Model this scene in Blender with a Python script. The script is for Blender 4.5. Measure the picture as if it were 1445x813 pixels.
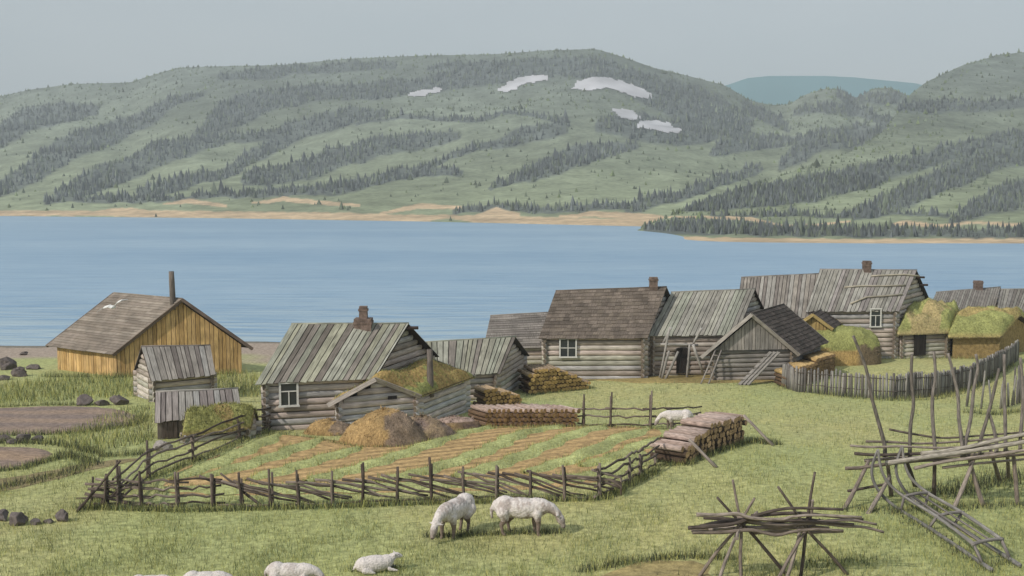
import bpy, bmesh, math, random
import numpy as np
from mathutils import Vector, Matrix, noise
random.seed(7); rng = np.random.default_rng(7)
for o in list(bpy.data.objects): bpy.data.objects.remove(o)
S = bpy.context.scene; COL = S.collection
R = math.radians
# ------------------------------------------------------------------ camera
F = 1549.0; CX, CY = 722.5, 406.5; CAMZ = 8.0
PITCH = math.atan(136.5 / F); cp, sp = math.cos(PITCH), math.sin(PITCH)
cam = bpy.data.cameras.new('camera'); cam.sensor_width = 36; cam.lens = F / 1445 * 36
cam.clip_start = .1; cam.clip_end = 12000
co = bpy.data.objects.new('camera', cam); COL.objects.link(co)
co.location = (0, 0, CAMZ); co.rotation_euler = (math.pi / 2 - PITCH, 0, 0); S.camera = co
S.render.resolution_x = 1024; S.render.resolution_y = 576
# ------------------------------------------------------------------ light
SUN_EL, SUN_AZ = 38, 231      # azimuth of the sun, degrees clockwise from +Y
w = bpy.data.worlds.new('World'); S.world = w; w.use_nodes = True
nt = w.node_tree; nt.nodes.clear()
sky = nt.nodes.new('ShaderNodeTexSky'); sky.sky_type = 'NISHITA'; sky.sun_disc = False
sky.sun_elevation = R(SUN_EL); sky.sun_rotation = R(SUN_AZ); sky.air_density = 1.0; sky.dust_density = 4.0; sky.ozone_density = 1.5
bg = nt.nodes.new('ShaderNodeBackground'); bg.inputs[1].default_value = .11
hs = nt.nodes.new('ShaderNodeHueSaturation'); hs.inputs['Saturation'].default_value = .45
wo = nt.nodes.new('ShaderNodeOutputWorld')
tcw = nt.nodes.new('ShaderNodeTexCoord'); mpw = nt.nodes.new('ShaderNodeMapping'); mpw.inputs['Scale'].default_value = (1, 1, 3.5)
nzw = nt.nodes.new('ShaderNodeTexNoise'); nzw.inputs['Scale'].default_value = 2.2; nzw.inputs['Detail'].default_value = 7
crw = nt.nodes.new('ShaderNodeValToRGB'); crw.color_ramp.elements[0].position = .3; crw.color_ramp.elements[0].color = (4.9, 5.75, 6.2, 1); crw.color_ramp.elements[1].position = .7; crw.color_ramp.elements[1].color = (5.9, 6.55, 6.85, 1)
mxw = nt.nodes.new('ShaderNodeMix'); mxw.data_type = 'RGBA'; mxw.inputs['Factor'].default_value = .7
nt.links.new(tcw.outputs['Generated'], mpw.inputs[0]); nt.links.new(mpw.outputs[0], nzw.inputs['Vector']); nt.links.new(nzw.outputs['Fac'], crw.inputs[0])
nt.links.new(sky.outputs[0], hs.inputs['Color']); nt.links.new(hs.outputs[0], mxw.inputs['A']); nt.links.new(crw.outputs[0], mxw.inputs['B']); nt.links.new(mxw.outputs['Result'], bg.inputs[0]); nt.links.new(bg.outputs[0], wo.inputs[0])
sl = bpy.data.lights.new('sun', 'SUN'); sl.energy = 3.4; sl.angle = R(1.5); sl.color = (1, .93, .82)
so = bpy.data.objects.new('sun', sl); COL.objects.link(so)
so.rotation_euler = Vector((-math.sin(R(SUN_AZ)) * math.cos(R(SUN_EL)), -math.cos(R(SUN_AZ)) * math.cos(R(SUN_EL)), -math.sin(R(SUN_EL)))).to_track_quat('-Z', 'Y').to_euler()
so.location = (-30, -40, 60)
S.view_settings.view_transform = 'Standard'; S.view_settings.look = 'None'
S.view_settings.exposure = -0.08; S.view_settings.gamma = 1; S.view_settings.use_curve_mapping = False
S.cycles.volume_bounces = 0

# ------------------------------------------------------------------ ground and pixel helpers
WATER = -3.0
_py = [-60, 0, 22, 30, 36, 44, 52, 60, 75, 100, 140]
_pz = [1.6, .6, .1, 0, -.5, -1.3, -1.8, -2.15, -2.6, -2.82, -2.9]
def shore_y(x): 
    t = np.clip((x + 1) / 32, 0, 1); t = t * t * (3 - 2 * t)
    return 79 + 26 * t + 1.2 * np.sin(x * .23)
def gnd(x, y):
    z = sum(np.interp(y + d, _py, _pz) for d in (-3, -1.5, 0, 1.5, 3)) / 5
    z = z + .05 * np.sin(x * .41 + y * .17) + .04 * np.sin(x * .13 - y * .33 + 1)
    b = WATER + (shore_y(x) - y) * .055
    b = np.where(b < WATER, WATER + (b - WATER) * 2.2, b)
    return np.maximum(np.minimum(z, b), -7)
def ray(px, py):
    a = (px - CX) / F; b = -(py - CY) / F
    return Vector((a, cp + b * sp, -sp + b * cp))
def on_plane_y(px, py, Y):
    d = ray(px, py); t = Y / d.y
    return Vector((d.x * t, Y, CAMZ + d.z * t))
def at(px, py):
    d = ray(px, py); f = lambda t: CAMZ + d.z * t - float(gnd(d.x * t, d.y * t))
    t = 5.0
    while f(t) > 0 and t < 200: t += 1.0
    a, b = t - 1, t
    for _ in range(24):
        m = (a + b) / 2
        if f(m) > 0: a = m
        else: b = m
    return Vector((d.x * a, d.y * a, float(gnd(d.x * a, d.y * a))))
def zrow(P, py):            # height at which the vertical through P shows at row py
    k = -(py - CY) / F
    return CAMZ + P.y * (k * cp - sp) / (cp + k * sp)
def ray_plane(px, py, P, n):
    d = ray(px, py); o = Vector((0, 0, CAMZ))
    return o + d * ((P - o).dot(n) / d.dot(n))
def G(x, y): return float(gnd(x, y))

# ------------------------------------------------------------------ materials
def new_mat(name):
    m = bpy.data.materials.new(name); m.use_nodes = True
    t = m.node_tree; b = t.nodes['Principled BSDF']; b.inputs['Roughness'].default_value = .9
    b.inputs['Specular IOR Level'].default_value = .15
    return m, t, b
def tint_mat(name, coords='UV', scale=(1, 1, 1), nscale=5, lo=.55, hi=1.25, detail=6, bump=.3, bdist=.01, n2=None, rough=.9, dist=0.0):
    """colour attribute Col x procedural grain"""
    m, t, b = new_mat(name); N = t.nodes; L = t.links
    tc = N.new('ShaderNodeTexCoord'); mp = N.new('ShaderNodeMapping'); mp.inputs['Scale'].default_value = scale
    L.new(tc.outputs[coords], mp.inputs[0])
    nz = N.new('ShaderNodeTexNoise'); nz.inputs['Scale'].default_value = nscale; nz.inputs['Detail'].default_value = detail; nz.inputs['Distortion'].default_value = dist
    L.new(mp.outputs[0], nz.inputs['Vector'])
    mr = N.new('ShaderNodeMapRange'); mr.inputs['From Min'].default_value = .3; mr.inputs['From Max'].default_value = .7
    mr.inputs['To Min'].default_value = lo; mr.inputs['To Max'].default_value = hi; L.new(nz.outputs['Fac'], mr.inputs[0])
    at_ = N.new('ShaderNodeAttribute'); at_.attribute_name = 'Col'
    mx = N.new('ShaderNodeVectorMath'); mx.operation = 'SCALE'; L.new(at_.outputs['Color'], mx.inputs[0]); L.new(mr.outputs[0], mx.inputs['Scale'])
    out = mx.outputs[0]
    if n2:
        n = N.new('ShaderNodeTexNoise'); n.inputs['Scale'].default_value = n2[0]; n.inputs['Detail'].default_value = 4
        L.new(tc.outputs['Object'], n.inputs['Vector'])
        r2 = N.new('ShaderNodeMapRange'); r2.inputs['From Min'].default_value = .35; r2.inputs['From Max'].default_value = .65
        r2.inputs['To Min'].default_value = n2[1]; r2.inputs['To Max'].default_value = n2[2]; L.new(n.outputs['Fac'], r2.inputs[0])
        m2 = N.new('ShaderNodeVectorMath'); m2.operation = 'SCALE'; L.new(out, m2.inputs[0]); L.new(r2.outputs[0], m2.inputs['Scale']); out = m2.outputs[0]
    L.new(out, b.inputs['Base Color'])
    if bump:
        bp = N.new('ShaderNodeBump'); bp.inputs['Strength'].default_value = bump; bp.inputs['Distance'].default_value = bdist
        L.new(nz.outputs['Fac'], bp.inputs['Height']); L.new(bp.outputs[0], b.inputs['Normal'])
    b.inputs['Roughness'].default_value = rough
    return m
WOOD = tint_mat('weathered_wood', 'UV', (1.2, 22, 1), 1.6, .5, 1.3, 7, .5, .01, n2=(1.3, .82, 1.15))
BARK = tint_mat('bark_wood', 'UV', (2.5, 14, 1), 2.0, .45, 1.4, 6, .6, .01)
TURF = tint_mat('turf', 'Object', (1, 1, 1), 9, .62, 1.3, 6, .8, .05, n2=(1.2, .85, 1.15))
EARTH = tint_mat('earth', 'Object', (1, 1, 1), 5, .65, 1.3, 8, .6, .04, n2=(22, .8, 1.2))
HAY = tint_mat('hay', 'Object', (1, 1, .35), 16, .5, 1.4, 6, 1.0, .04, n2=(2, .8, 1.15), dist=1.5)
STONE = tint_mat('stone', 'Object', (1, 1, 1), 7, .6, 1.3, 8, .8, .03, n2=(30, .85, 1.15))
GRASSM = tint_mat('grass_blades', 'Object', (1, 1, 1), .35, .8, 1.18, 3, 0)
WOOL = tint_mat('wool', 'Object', (1, 1, 1), 22, .72, 1.1, 4, .9, .02, rough=1)
MOUNTM = tint_mat('far_rock', 'Object', (1, 1, 1), .004, .9, 1.1, 5, 0, rough=1)
HILLM = tint_mat('hillside', 'Object', (1, 1, 1), .06, .72, 1.25, 8, .5, 2.0, n2=(.35, .82, 1.18), rough=1)
SNOWM = tint_mat('snow', 'Object', (1, 1, 1), .05, .9, 1.05, 5, .3, 1.0, rough=.8)
PAINT = tint_mat('old_paint', 'UV', (2, 10, 1), 2, .8, 1.08, 5, .2, .004)
def glass_mat():
    m, t, b = new_mat('window_glass'); b.inputs['Base Color'].default_value = (.03, .035, .04, 1)
    b.inputs['Roughness'].default_value = .12; b.inputs['Specular IOR Level'].default_value = .5
    n = t.nodes.new('ShaderNodeTexNoise'); n.inputs['Scale'].default_value = 2
    bp = t.nodes.new('ShaderNodeBump'); bp.inputs['Strength'].default_value = .15; t.links.new(n.outputs[0], bp.inputs['Height']); t.links.new(bp.outputs[0], b.inputs['Normal'])
    return m
GLASS = glass_mat()

# ------------------------------------------------------------------ mesh builder
GREY = [(.44, .375, .325), (.49, .41, .37), (.38, .365, .36), (.42, .405, .34), (.32, .275, .24), (.52, .47, .42)]
ROOFG = [(.34, .325, .265), (.30, .30, .245), (.19, .165, .145), (.36, .355, .30), (.25, .22, .195), (.34, .33, .255), (.40, .39, .345)]
BRN = [(.115, .095, .08), (.15, .12, .095), (.085, .072, .062)]
def pick(p, j=.12):
    c = random.choice(p); k = 1 + random.uniform(-j, j); return (c[0] * k, c[1] * k, c[2] * k)
class MB:
    def __init__(s): s.v = []; s.f = []; s.c = []; s.uv = []; s.sm = []
    def face(s, idx, col, uv=None, smooth=False):
        s.f.append(idx); s.c.append(col); s.sm.append(smooth)
        s.uv.append(uv if uv else [(s.v[i][0], s.v[i][2]) for i in idx])
    def hexa(s, P, col, uvl=1, uvw=1):       # P: 8 corners, 0-3 one face, 4-7 the opposite; 0->1 is the length
        b = len(s.v); s.v += [tuple(p) for p in P]; o = random.uniform(0, 50)
        L = (Vector(P[1]) - Vector(P[0])).length; W = (Vector(P[3]) - Vector(P[0])).length; T = (Vector(P[4]) - Vector(P[0])).length
        for q, (a, c) in (((0, 1, 2, 3), (L, W)), ((7, 6, 5, 4), (L, W)), ((0, 4, 5, 1), (T, L)), ((3, 2, 6, 7), (L, T)), ((1, 5, 6, 2), (T, W)), ((0, 3, 7, 4), (W, T))):
            if q == (7, 6, 5, 4): uv = [(o, o + W), (o + L, o + W), (o + L, o), (o, o)]
            elif q == (0, 4, 5, 1): uv = [(o, o), (o, o + T), (o + L, o + T), (o + L, o)]
            else: uv = [(o, o), (o + a, o), (o + a, o + c), (o, o + c)]
            s.face([b + i for i in q], col, uv)
    def slab(s, a, b, c, d, n, t, col):      # quad a-b-c-d (a->b is the length), extruded by n*t
        n = n * t; s.hexa([a, b, c, d, a + n, b + n, c + n, d + n], col)
    def beam(s, a, b, w, t, up, col):
        x = (b - a).normalized(); y = up.cross(x).normalized() * (w / 2); z = x.cross(y).normalized() * (t / 2)
        s.hexa([a - y - z, b - y - z, b + y - z, a + y - z, a - y + z, b - y + z, b + y + z, a + y + z], col)
    def box(s, lo, hi, col):
        x0, y0, z0 = lo; x1, y1, z1 = hi; V = Vector
        s.hexa([V((x0, y0, z0)), V((x1, y0, z0)), V((x1, y1, z0)), V((x0, y1, z0)), V((x0, y0, z1)), V((x1, y0, z1)), V((x1, y1, z1)), V((x0, y1, z1))], col)
    def tube(s, pts, rad, n, col, endcol=None, cap=True):
        pts = [Vector(p) for p in pts]
        if not hasattr(rad, '__len__'): rad = [rad] * len(pts)
        b = len(s.v); o = random.uniform(0, 50); ref = None; dist = 0; U = []
        for i, p in enumerate(pts):
            d = (pts[min(i + 1, len(pts) - 1)] - pts[max(i - 1, 0)]).normalized()
            if ref is None: ref = d.orthogonal().normalized()
            x = (ref - d * ref.dot(d)).normalized(); y = d.cross(x); ref = x
            if i: dist += (p - pts[i - 1]).length
            U.append(dist)
            for k in range(n):
                a = 2 * math.pi * k / n; s.v.append(tuple(p + (x * math.cos(a) + y * math.sin(a)) * rad[i]))
        for i in range(len(pts) - 1):
            for k in range(n):
                k2 = (k + 1) % n; v0, v1 = k / n * 6.28 * rad[i], (k + 1) / n * 6.28 * rad[i]
                s.face([b + i * n + k, b + i * n + k2, b + (i + 1) * n + k2, b + (i + 1) * n + k], col, [(o + U[i], o + v0), (o + U[i], o + v1), (o + U[i + 1], o + v1), (o + U[i + 1], o + v0)], True)
        if cap:
            e = endcol or col
            s.face([b + k for k in reversed(range(n))], e); s.face([b + (len(pts) - 1) * n + k for k in range(n)], e)
    def stick(s, a, b, r0, r1=None, col=(.1, .08, .07), n=6, seg=5, wob=.03, endcol=None):
        a = Vector(a); b = Vector(b); r1 = r0 if r1 is None else r1; P = []; rr = []
        for i in range(seg + 1):
            t = i / seg; p = a.lerp(b, t)
            if 0 < i < seg: p += Vector([random.uniform(-1, 1) * wob for _ in range(3)])
            P.append(p); rr.append((r0 + (r1 - r0) * t) * random.uniform(.88, 1.12))
        s.tube(P, rr, n, col, endcol)
    def build(s, name, mat, parent=None, org=None):
        if not s.v: return None
        me = bpy.data.meshes.new(name)
        V_ = np.array(s.v, dtype=float)
        root_loc = ORG.get(parent.name, Vector((0, 0, 0))) if parent else (Vector(org) if org is not None else Vector((0, 0, 0)))
        V_ -= np.array(root_loc)
        me.from_pydata(V_.tolist(), [], s.f); 
        ca = me.color_attributes.new('Col', 'FLOAT_COLOR', 'CORNER'); ul = me.uv_layers.new(name='UVMap')
        cols = []; uvs = []
        for f, c, u in zip(s.f, s.c, s.uv):
            if isinstance(c[0], (tuple, list)):
                for q in c: cols += [q[0], q[1], q[2], 1]
            else: cols += [c[0], c[1], c[2], 1] * len(f)
            for q in u: uvs += [q[0], q[1]]
        ca.data.foreach_set('color', cols); ul.data.foreach_set('uv', uvs)
        me.polygons.foreach_set('use_smooth', s.sm)
        me.materials.append(mat); me.validate()
        o = bpy.data.objects.new(name, me); COL.objects.link(o)
        if parent: o.parent = parent; ORG[o.name] = ORG.get(parent.name, Vector((0, 0, 0)))
        else: o.location = root_loc; ORG[o.name] = root_loc
        return o
ORG = {}
def tag(o, label=None, cat=None, group=None, kind=None):
    if label: o['label'] = label
    if cat: o['category'] = cat
    if group: o['group'] = group
    if kind: o['kind'] = kind
    return o
def thing(name, label, cat, loc, group=None):
    o = bpy.data.objects.new(name, None); COL.objects.link(o); o.location = loc; o.empty_display_size = .3
    ORG[o.name] = Vector(loc); return tag(o, label, cat, group)
def np_mesh(name, V_, Fc, cols, mat, loc=(0, 0, 0), smooth=False, parent=None):
    """V_ (n,3), Fc (m,k) equal-sized faces, cols per vertex (n,3)"""
    me = bpy.data.meshes.new(name); n, k = Fc.shape
    V_ = V_ - np.array(loc)
    me.vertices.add(len(V_)); me.vertices.foreach_set('co', V_.astype(np.float32).ravel())
    me.loops.add(n * k); me.loops.foreach_set('vertex_index', Fc.astype(np.int32).ravel())
    me.polygons.add(n); me.polygons.foreach_set('loop_start', np.arange(0, n * k, k, dtype=np.int32))
    me.update(calc_edges=True)
    ca = me.color_attributes.new('Col', 'FLOAT_COLOR', 'POINT')
    c4 = np.ones((len(V_), 4), np.float32); c4[:, :3] = cols; ca.data.foreach_set('color', c4.ravel())
    me.polygons.foreach_set('use_smooth', np.full(n, smooth)); me.materials.append(mat); me.validate()
    o = bpy.data.objects.new(name, me); COL.objects.link(o); o.location = loc
    if parent: o.parent = parent; o.location = Vector(loc) - ORG[parent.name]
    return o
def grid_faces(nu, nv):
    i = np.arange(nu - 1)[:, None] * nv + np.arange(nv - 1)[None, :]; i = i.ravel()
    return np.stack([i, i + nv, i + nv + 1, i + 1], 1)
_FB = {}
def fbm(x, y, sc, seed=0, oct=4):            # cheap value-like noise by sines, vectorised
    if seed not in _FB: _FB[seed] = np.random.default_rng(seed).random((5, 3, 3)).tolist()
    z = 0; a = 1; tot = 0
    for o in range(oct):
        for q in _FB[seed][o]:
            th = q[0] * 6.28; ph = q[1] * 6.28; k = sc * (1.9 ** o) * (.8 + .45 * q[2])
            z = z + a * np.sin(x * (k * math.cos(th)) + y * (k * math.sin(th)) + ph)
            tot += a
        a *= .55
    return z / tot * 2
def project(P):
    x, y, z = P[..., 0], P[..., 1], P[..., 2] - CAMZ
    dep = y * cp - z * sp; up = y * sp + z * cp
    return CX + F * x / dep, CY - F * up / dep
def in_poly(px, py, poly):
    ins = np.zeros(px.shape, bool); n = len(poly)
    for i in range(n):
        x0, y0 = poly[i]; x1, y1 = poly[(i + 1) % n]
        c = ((y0 > py) != (y1 > py)) & (px < (x1 - x0) * (py - y0) / (y1 - y0 + 1e-9) + x0); ins ^= c
    return ins
def stroke_val(px, py, pts):                 # 1 in the middle of a band (x, y, width), 0 at its edge
    xs = [p[0] for p in pts]; 
    yc = np.interp(px, xs, [p[1] for p in pts]); wd = np.interp(px, xs, [p[2] for p in pts])
    v = 1 - np.abs(py - yc) / (wd / 2 + 1e-6)
    return np.where((px < xs[0]) | (px > xs[-1]), -9, v)

# ------------------------------------------------------------------ near ground
def build_ground():
    xs = np.concatenate([np.arange(-260, -60, 5), np.arange(-60, 75, .6), np.arange(75, 260, 5)])
    ys = np.concatenate([np.arange(-60, 14, 4), np.arange(14, 112, .6), np.arange(112, 260, 6)])
    X, Y = np.meshgrid(xs, ys, indexing='ij'); Z = gnd(X, Y)
    P = np.stack([X, Y, Z], -1).reshape(-1, 3)
    n = fbm(X, Y, .35, 3); m = fbm(X, Y, 1.7, 4)
    g = np.array([.37, .385, .165]); yv = np.array([.45, .405, .19]); d = np.array([.29, .335, .17])
    a = np.clip(.5 + n * .7, 0, 1)[..., None]; b = np.clip(.35 + m * .6, 0, 1)[..., None]
    a = np.clip(a * 1.5 - .2, 0, 1); c = g * (1 - a * .6) + yv * a * .6; c = c * (1 - b * .35) + d * b * .35
    sand = np.array([.36, .29, .24])
    sh = np.clip((Y - (shore_y(X) - 13 + 3 * fbm(X, Y, .25, 9))) / 3, 0, 1)[..., None]
    sh = sh * np.clip((-4 - X) / 6, 0, 1)[..., None]
    c = c * (1 - sh) + sand * sh
    lo = (Z < WATER + .08)[..., None]; c = np.where(lo, np.array([.19, .17, .14]), c)
    o = np_mesh('ground', P, grid_faces(len(xs), len(ys)), c.reshape(-1, 3), EARTH, smooth=True)
    tag(o, kind='structure')
build_ground()
def build_water():
    m, t, b = new_mat('lake_water'); N = t.nodes; L = t.links
    b.inputs['Roughness'].default_value = .38; b.inputs['Specular IOR Level'].default_value = .32
    tc = N.new('ShaderNodeTexCoord')
    def nz(sc, mscale, det=5):
        mp = N.new('ShaderNodeMapping'); mp.inputs['Scale'].default_value = mscale; L.new(tc.outputs['Object'], mp.inputs[0])
        n = N.new('ShaderNodeTexNoise'); n.inputs['Scale'].default_value = sc; n.inputs['Detail'].default_value = det; L.new(mp.outputs[0], n.inputs['Vector']); return n
    n1 = nz(.9, (.14, 1, 1), 8); n2 = nz(.03, (.25, 1, 1), 8)
    cr = N.new('ShaderNodeValToRGB'); e = cr.color_ramp.elements
    e[0].position = .36; e[0].color = (.17, .30, .455, 1); e[1].position = .64; e[1].color = (.30, .425, .55, 1)
    mixf = N.new('ShaderNodeMath'); mixf.operation = 'MULTIPLY_ADD'; mixf.inputs[1].default_value = .55
    sc = N.new('ShaderNodeMath'); sc.operation = 'MULTIPLY'; sc.inputs[1].default_value = .45; L.new(n2.outputs[0], sc.inputs[0])
    L.new(n1.outputs[0], mixf.inputs[0]); L.new(sc.outputs[0], mixf.inputs[2]); L.new(mixf.outputs[0], cr.inputs[0])
    sx = N.new('ShaderNodeSeparateXYZ'); L.new(tc.outputs['Object'], sx.inputs[0])
    mr = N.new('ShaderNodeMapRange'); mr.inputs['From Min'].default_value = 82; mr.inputs['From Max'].default_value = 118; mr.inputs['To Min'].default_value = .4; mr.inputs['To Max'].default_value = 0; L.new(sx.outputs['Y'], mr.inputs[0])
    mul = N.new('ShaderNodeMath'); mul.operation = 'MULTIPLY'; L.new(mr.outputs[0], mul.inputs[0]); m3 = N.new('ShaderNodeMapRange'); m3.inputs['From Min'].default_value = .4; m3.inputs['From Max'].default_value = .6; L.new(n1.outputs[0], m3.inputs[0]); L.new(m3.outputs[0], mul.inputs[1])
    mx = N.new('ShaderNodeMix'); mx.data_type = 'RGBA'; L.new(mul.outputs[0], mx.inputs['Factor']); L.new(cr.outputs[0], mx.inputs['A']); mx.inputs['B'].default_value = (.50, .56, .52, 1)
    L.new(mx.outputs['Result'], b.inputs['Base Color'])
    bp = N.new('ShaderNodeBump'); bp.inputs['Strength'].default_value = .8; bp.inputs['Distance'].default_value = .4; L.new(n1.outputs[0], bp.inputs['Height']); L.new(bp.outputs[0], b.inputs['Normal'])
    mb = MB(); q = 4000; b0 = len(mb.v)
    mb.v += [(-q, 60, WATER), (q, 60, WATER), (q, 5000, WATER), (-q, 5000, WATER)]; mb.face([0, 1, 2, 3], (1, 1, 1))
    tag(mb.build('lake_water', m), kind='structure')
build_water()

# ------------------------------------------------------------------ far hills
def cres(pts, px): return np.interp(px, [p[0] for p in pts], [p[1] for p in pts])
SH_A = [(-700, 300), (0, 305), (300, 308), (600, 313), (900, 320), (1000, 322), (1500, 322), (2100, 322)]
RG_A = [(-700, 190), (-300, 160), (0, 140), (50, 129), (110, 121), (190, 119), (225, 108), (255, 99), (300, 97), (400, 95), (500, 86), (600, 82), (700, 80), (770, 75), (840, 73), (880, 85), (920, 99), (960, 108), (1020, 123), (1055, 144), (1085, 150), (1110, 149), (1130, 136), (1160, 127), (1185, 129), (1200, 141), (1212, 137), (1225, 127), (1250, 126), (1275, 137), (1300, 150), (1500, 165), (2100, 170)]
SH_B = [(880, 334), (905, 336), (930, 339), (1000, 343), (1200, 345), (1445, 346), (2100, 347)]
RG_B = [(880, 333), (905, 322), (930, 311), (955, 300), (1000, 284), (1060, 262), (1130, 238), (1200, 214), (1245, 185), (1272, 140), (1300, 118), (1350, 95), (1400, 81), (1445, 76), (1600, 70), (2100, 90)]
BANDS_A = [
 [(-300, 250, 20), (-100, 215, 26), (0, 193, 28), (35, 170, 28), (87, 160, 24), (140, 155, 10)],
 [(-60, 285, 18), (5, 264, 18), (30, 252, 26), (60, 233, 32), (100, 207, 30), (140, 196, 28), (180, 180, 22), (215, 162, 22), (250, 142, 12), (287, 132, 6)],
 [(75, 280, 10), (100, 268, 20), (140, 252, 30), (180, 240, 28), (225, 217, 28), (262, 210, 22), (290, 192, 30), (310, 168, 40), (345, 152, 34), (400, 138, 22), (450, 132, 18), (500, 130, 18), (560, 126, 20), (620, 117, 20), (700, 104, 24), (780, 96, 26)],
 [(195, 273, 12), (240, 262, 16), (300, 249, 13), (335, 236, 14), (370, 214, 20), (400, 192, 26), (440, 178, 24), (490, 165, 20), (545, 158, 8)],
 [(285, 203, 12), (330, 196, 12), (385, 190, 10)],
 [(340, 254, 12), (380, 250, 22), (430, 240, 24), (480, 222, 26), (530, 209, 22), (600, 199, 18), (650, 192, 8)],
 [(60, 285, 6), (130, 280, 8), (200, 283, 8), (300, 277, 6), (350, 274, 7), (400, 272, 10), (500, 264, 14), (540, 250, 12), (600, 243, 11), (655, 243, 8)],
 [(540, 246, 6), (600, 238, 7), (635, 220, 7), (690, 205, 9), (735, 193, 20), (770, 185, 20), (805, 178, 14)],
 [(690, 268, 4), (725, 252, 12), (770, 238, 24), (815, 220, 26), (850, 213, 18), (900, 207, 6)],
 [(500, 178, 4), (560, 164, 4), (610, 169, 4), (670, 170, 5), (715, 160, 5), (760, 162, 5), (800, 172, 7)],
 [(780, 92, 20), (850, 100, 26), (900, 122, 34), (960, 146, 50), (1010, 165, 50), (1060, 178, 16)],
 [(840, 178, 14), (900, 178, 34), (960, 192, 24), (1010, 190, 14)],
 [(1045, 150, 14), (1080, 165, 16), (1115, 180, 12)], [(1120, 160, 8), (1160, 152, 10), (1200, 156, 12), (1250, 172, 12), (1290, 180, 14)],
 [(1180, 132, 8), (1200, 146, 16), (1225, 138, 12), (1270, 140, 14)],
 [(1000, 215, 6), (1010, 212, 16), (1050, 203, 18), (1100, 200, 14), (1130, 197, 8)],
 [(1100, 236, 14), (1125, 215, 26), (1160, 197, 26), (1220, 192, 26), (1290, 195, 26)],
 [(880, 294, 12), (905, 290, 14), (960, 276, 13), (1030, 252, 13), (1075, 236, 10)],
 [(640, 298, 8), (700, 292, 7), (770, 298, 6), (830, 294, 8), (880, 290, 8)],
 [(600, 100, 4), (640, 94, 8), (700, 90, 8)], [(305, 110, 6), (380, 104, 12), (450, 97, 10), (560, 92, 10)]]
BANDS_B = [
 [(1262, 152, 14), (1320, 152, 18), (1390, 150, 16), (1445, 145, 12), (1700, 140, 20)],
 [(960, 296, 6), (1010, 287, 22), (1060, 279, 28), (1110, 273, 34), (1150, 265, 38), (1190, 258, 34), (1240, 245, 34), (1310, 226, 22), (1370, 208, 26), (1445, 200, 26), (1700, 190, 30)],
 [(1205, 305, 10), (1240, 294, 24), (1290, 272, 34), (1350, 246, 38), (1410, 224, 30), (1470, 215, 30), (1700, 210, 40)],
 [(1340, 314, 10), (1370, 297, 28), (1420, 280, 40), (1470, 268, 50), (1800, 260, 60)],
 [(908, 326, 6), (950, 323, 14), (1000, 323, 17), (1060, 325, 16), (1100, 328, 12), (1200, 328, 12), (1300, 330, 12), (1445, 330, 14), (2000, 330, 14)],
 [(1000, 305, 3), (1200, 305, 6), (1300, 300, 6), (1340, 305, 6)]]
SAND_A = [[(-700, 301, 9), (0, 301, 8), (150, 301, 7), (200, 302, 11), (320, 303, 9), (480, 306, 12), (560, 309, 12), (640, 306, 5), (668, 309, 10), (760, 313, 14), (900, 316, 12), (1100, 316, 10)],
          [(230, 288, 2), (270, 284, 7), (320, 291, 4)], [(355, 287, 2), (400, 281, 7), (450, 286, 6), (507, 290, 4)],
          [(535, 302, 3), (590, 291, 8), (650, 293, 4)], [(665, 306, 2), (700, 299, 12), (735, 305, 8)], [(130, 301, 3), (170, 295, 5), (230, 300, 3)], [(790, 306, 3), (840, 302, 8), (920, 308, 12), (960, 312, 4)]]
SAND_B = [[(880, 330, 12), (905, 331, 7), (930, 336, 7), (1000, 339, 8), (1200, 341, 7), (1445, 341, 9), (2100, 341, 9)],
          [(940, 306, 2), (1000, 307, 4), (1060, 309, 5), (1100, 319, 4), (1150, 318, 4), (1200, 312, 2)], [(1255, 318, 2), (1280, 314, 7), (1320, 319, 5), (1380, 314, 4), (1445, 318, 5), (1700, 318, 6)]]
SNOW = [[(573, 137), (577, 131), (600, 126), (622, 124), (627, 129), (612, 134), (590, 138)], [(699, 128), (708, 121), (730, 110), (760, 105), (773, 108), (771, 116), (745, 118), (730, 127), (715, 132)],
 [(803, 127), (815, 114), (840, 108), (860, 109), (880, 115), (905, 124), (921, 134), (918, 142), (900, 140), (880, 133), (860, 126), (835, 129)], [(861, 156), (870, 153), (890, 156), (905, 165), (905, 170), (890, 172), (873, 166)], [(893, 180), (903, 171), (925, 169), (945, 174), (962, 184), (960, 190), (940, 188), (915, 185)]]
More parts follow.
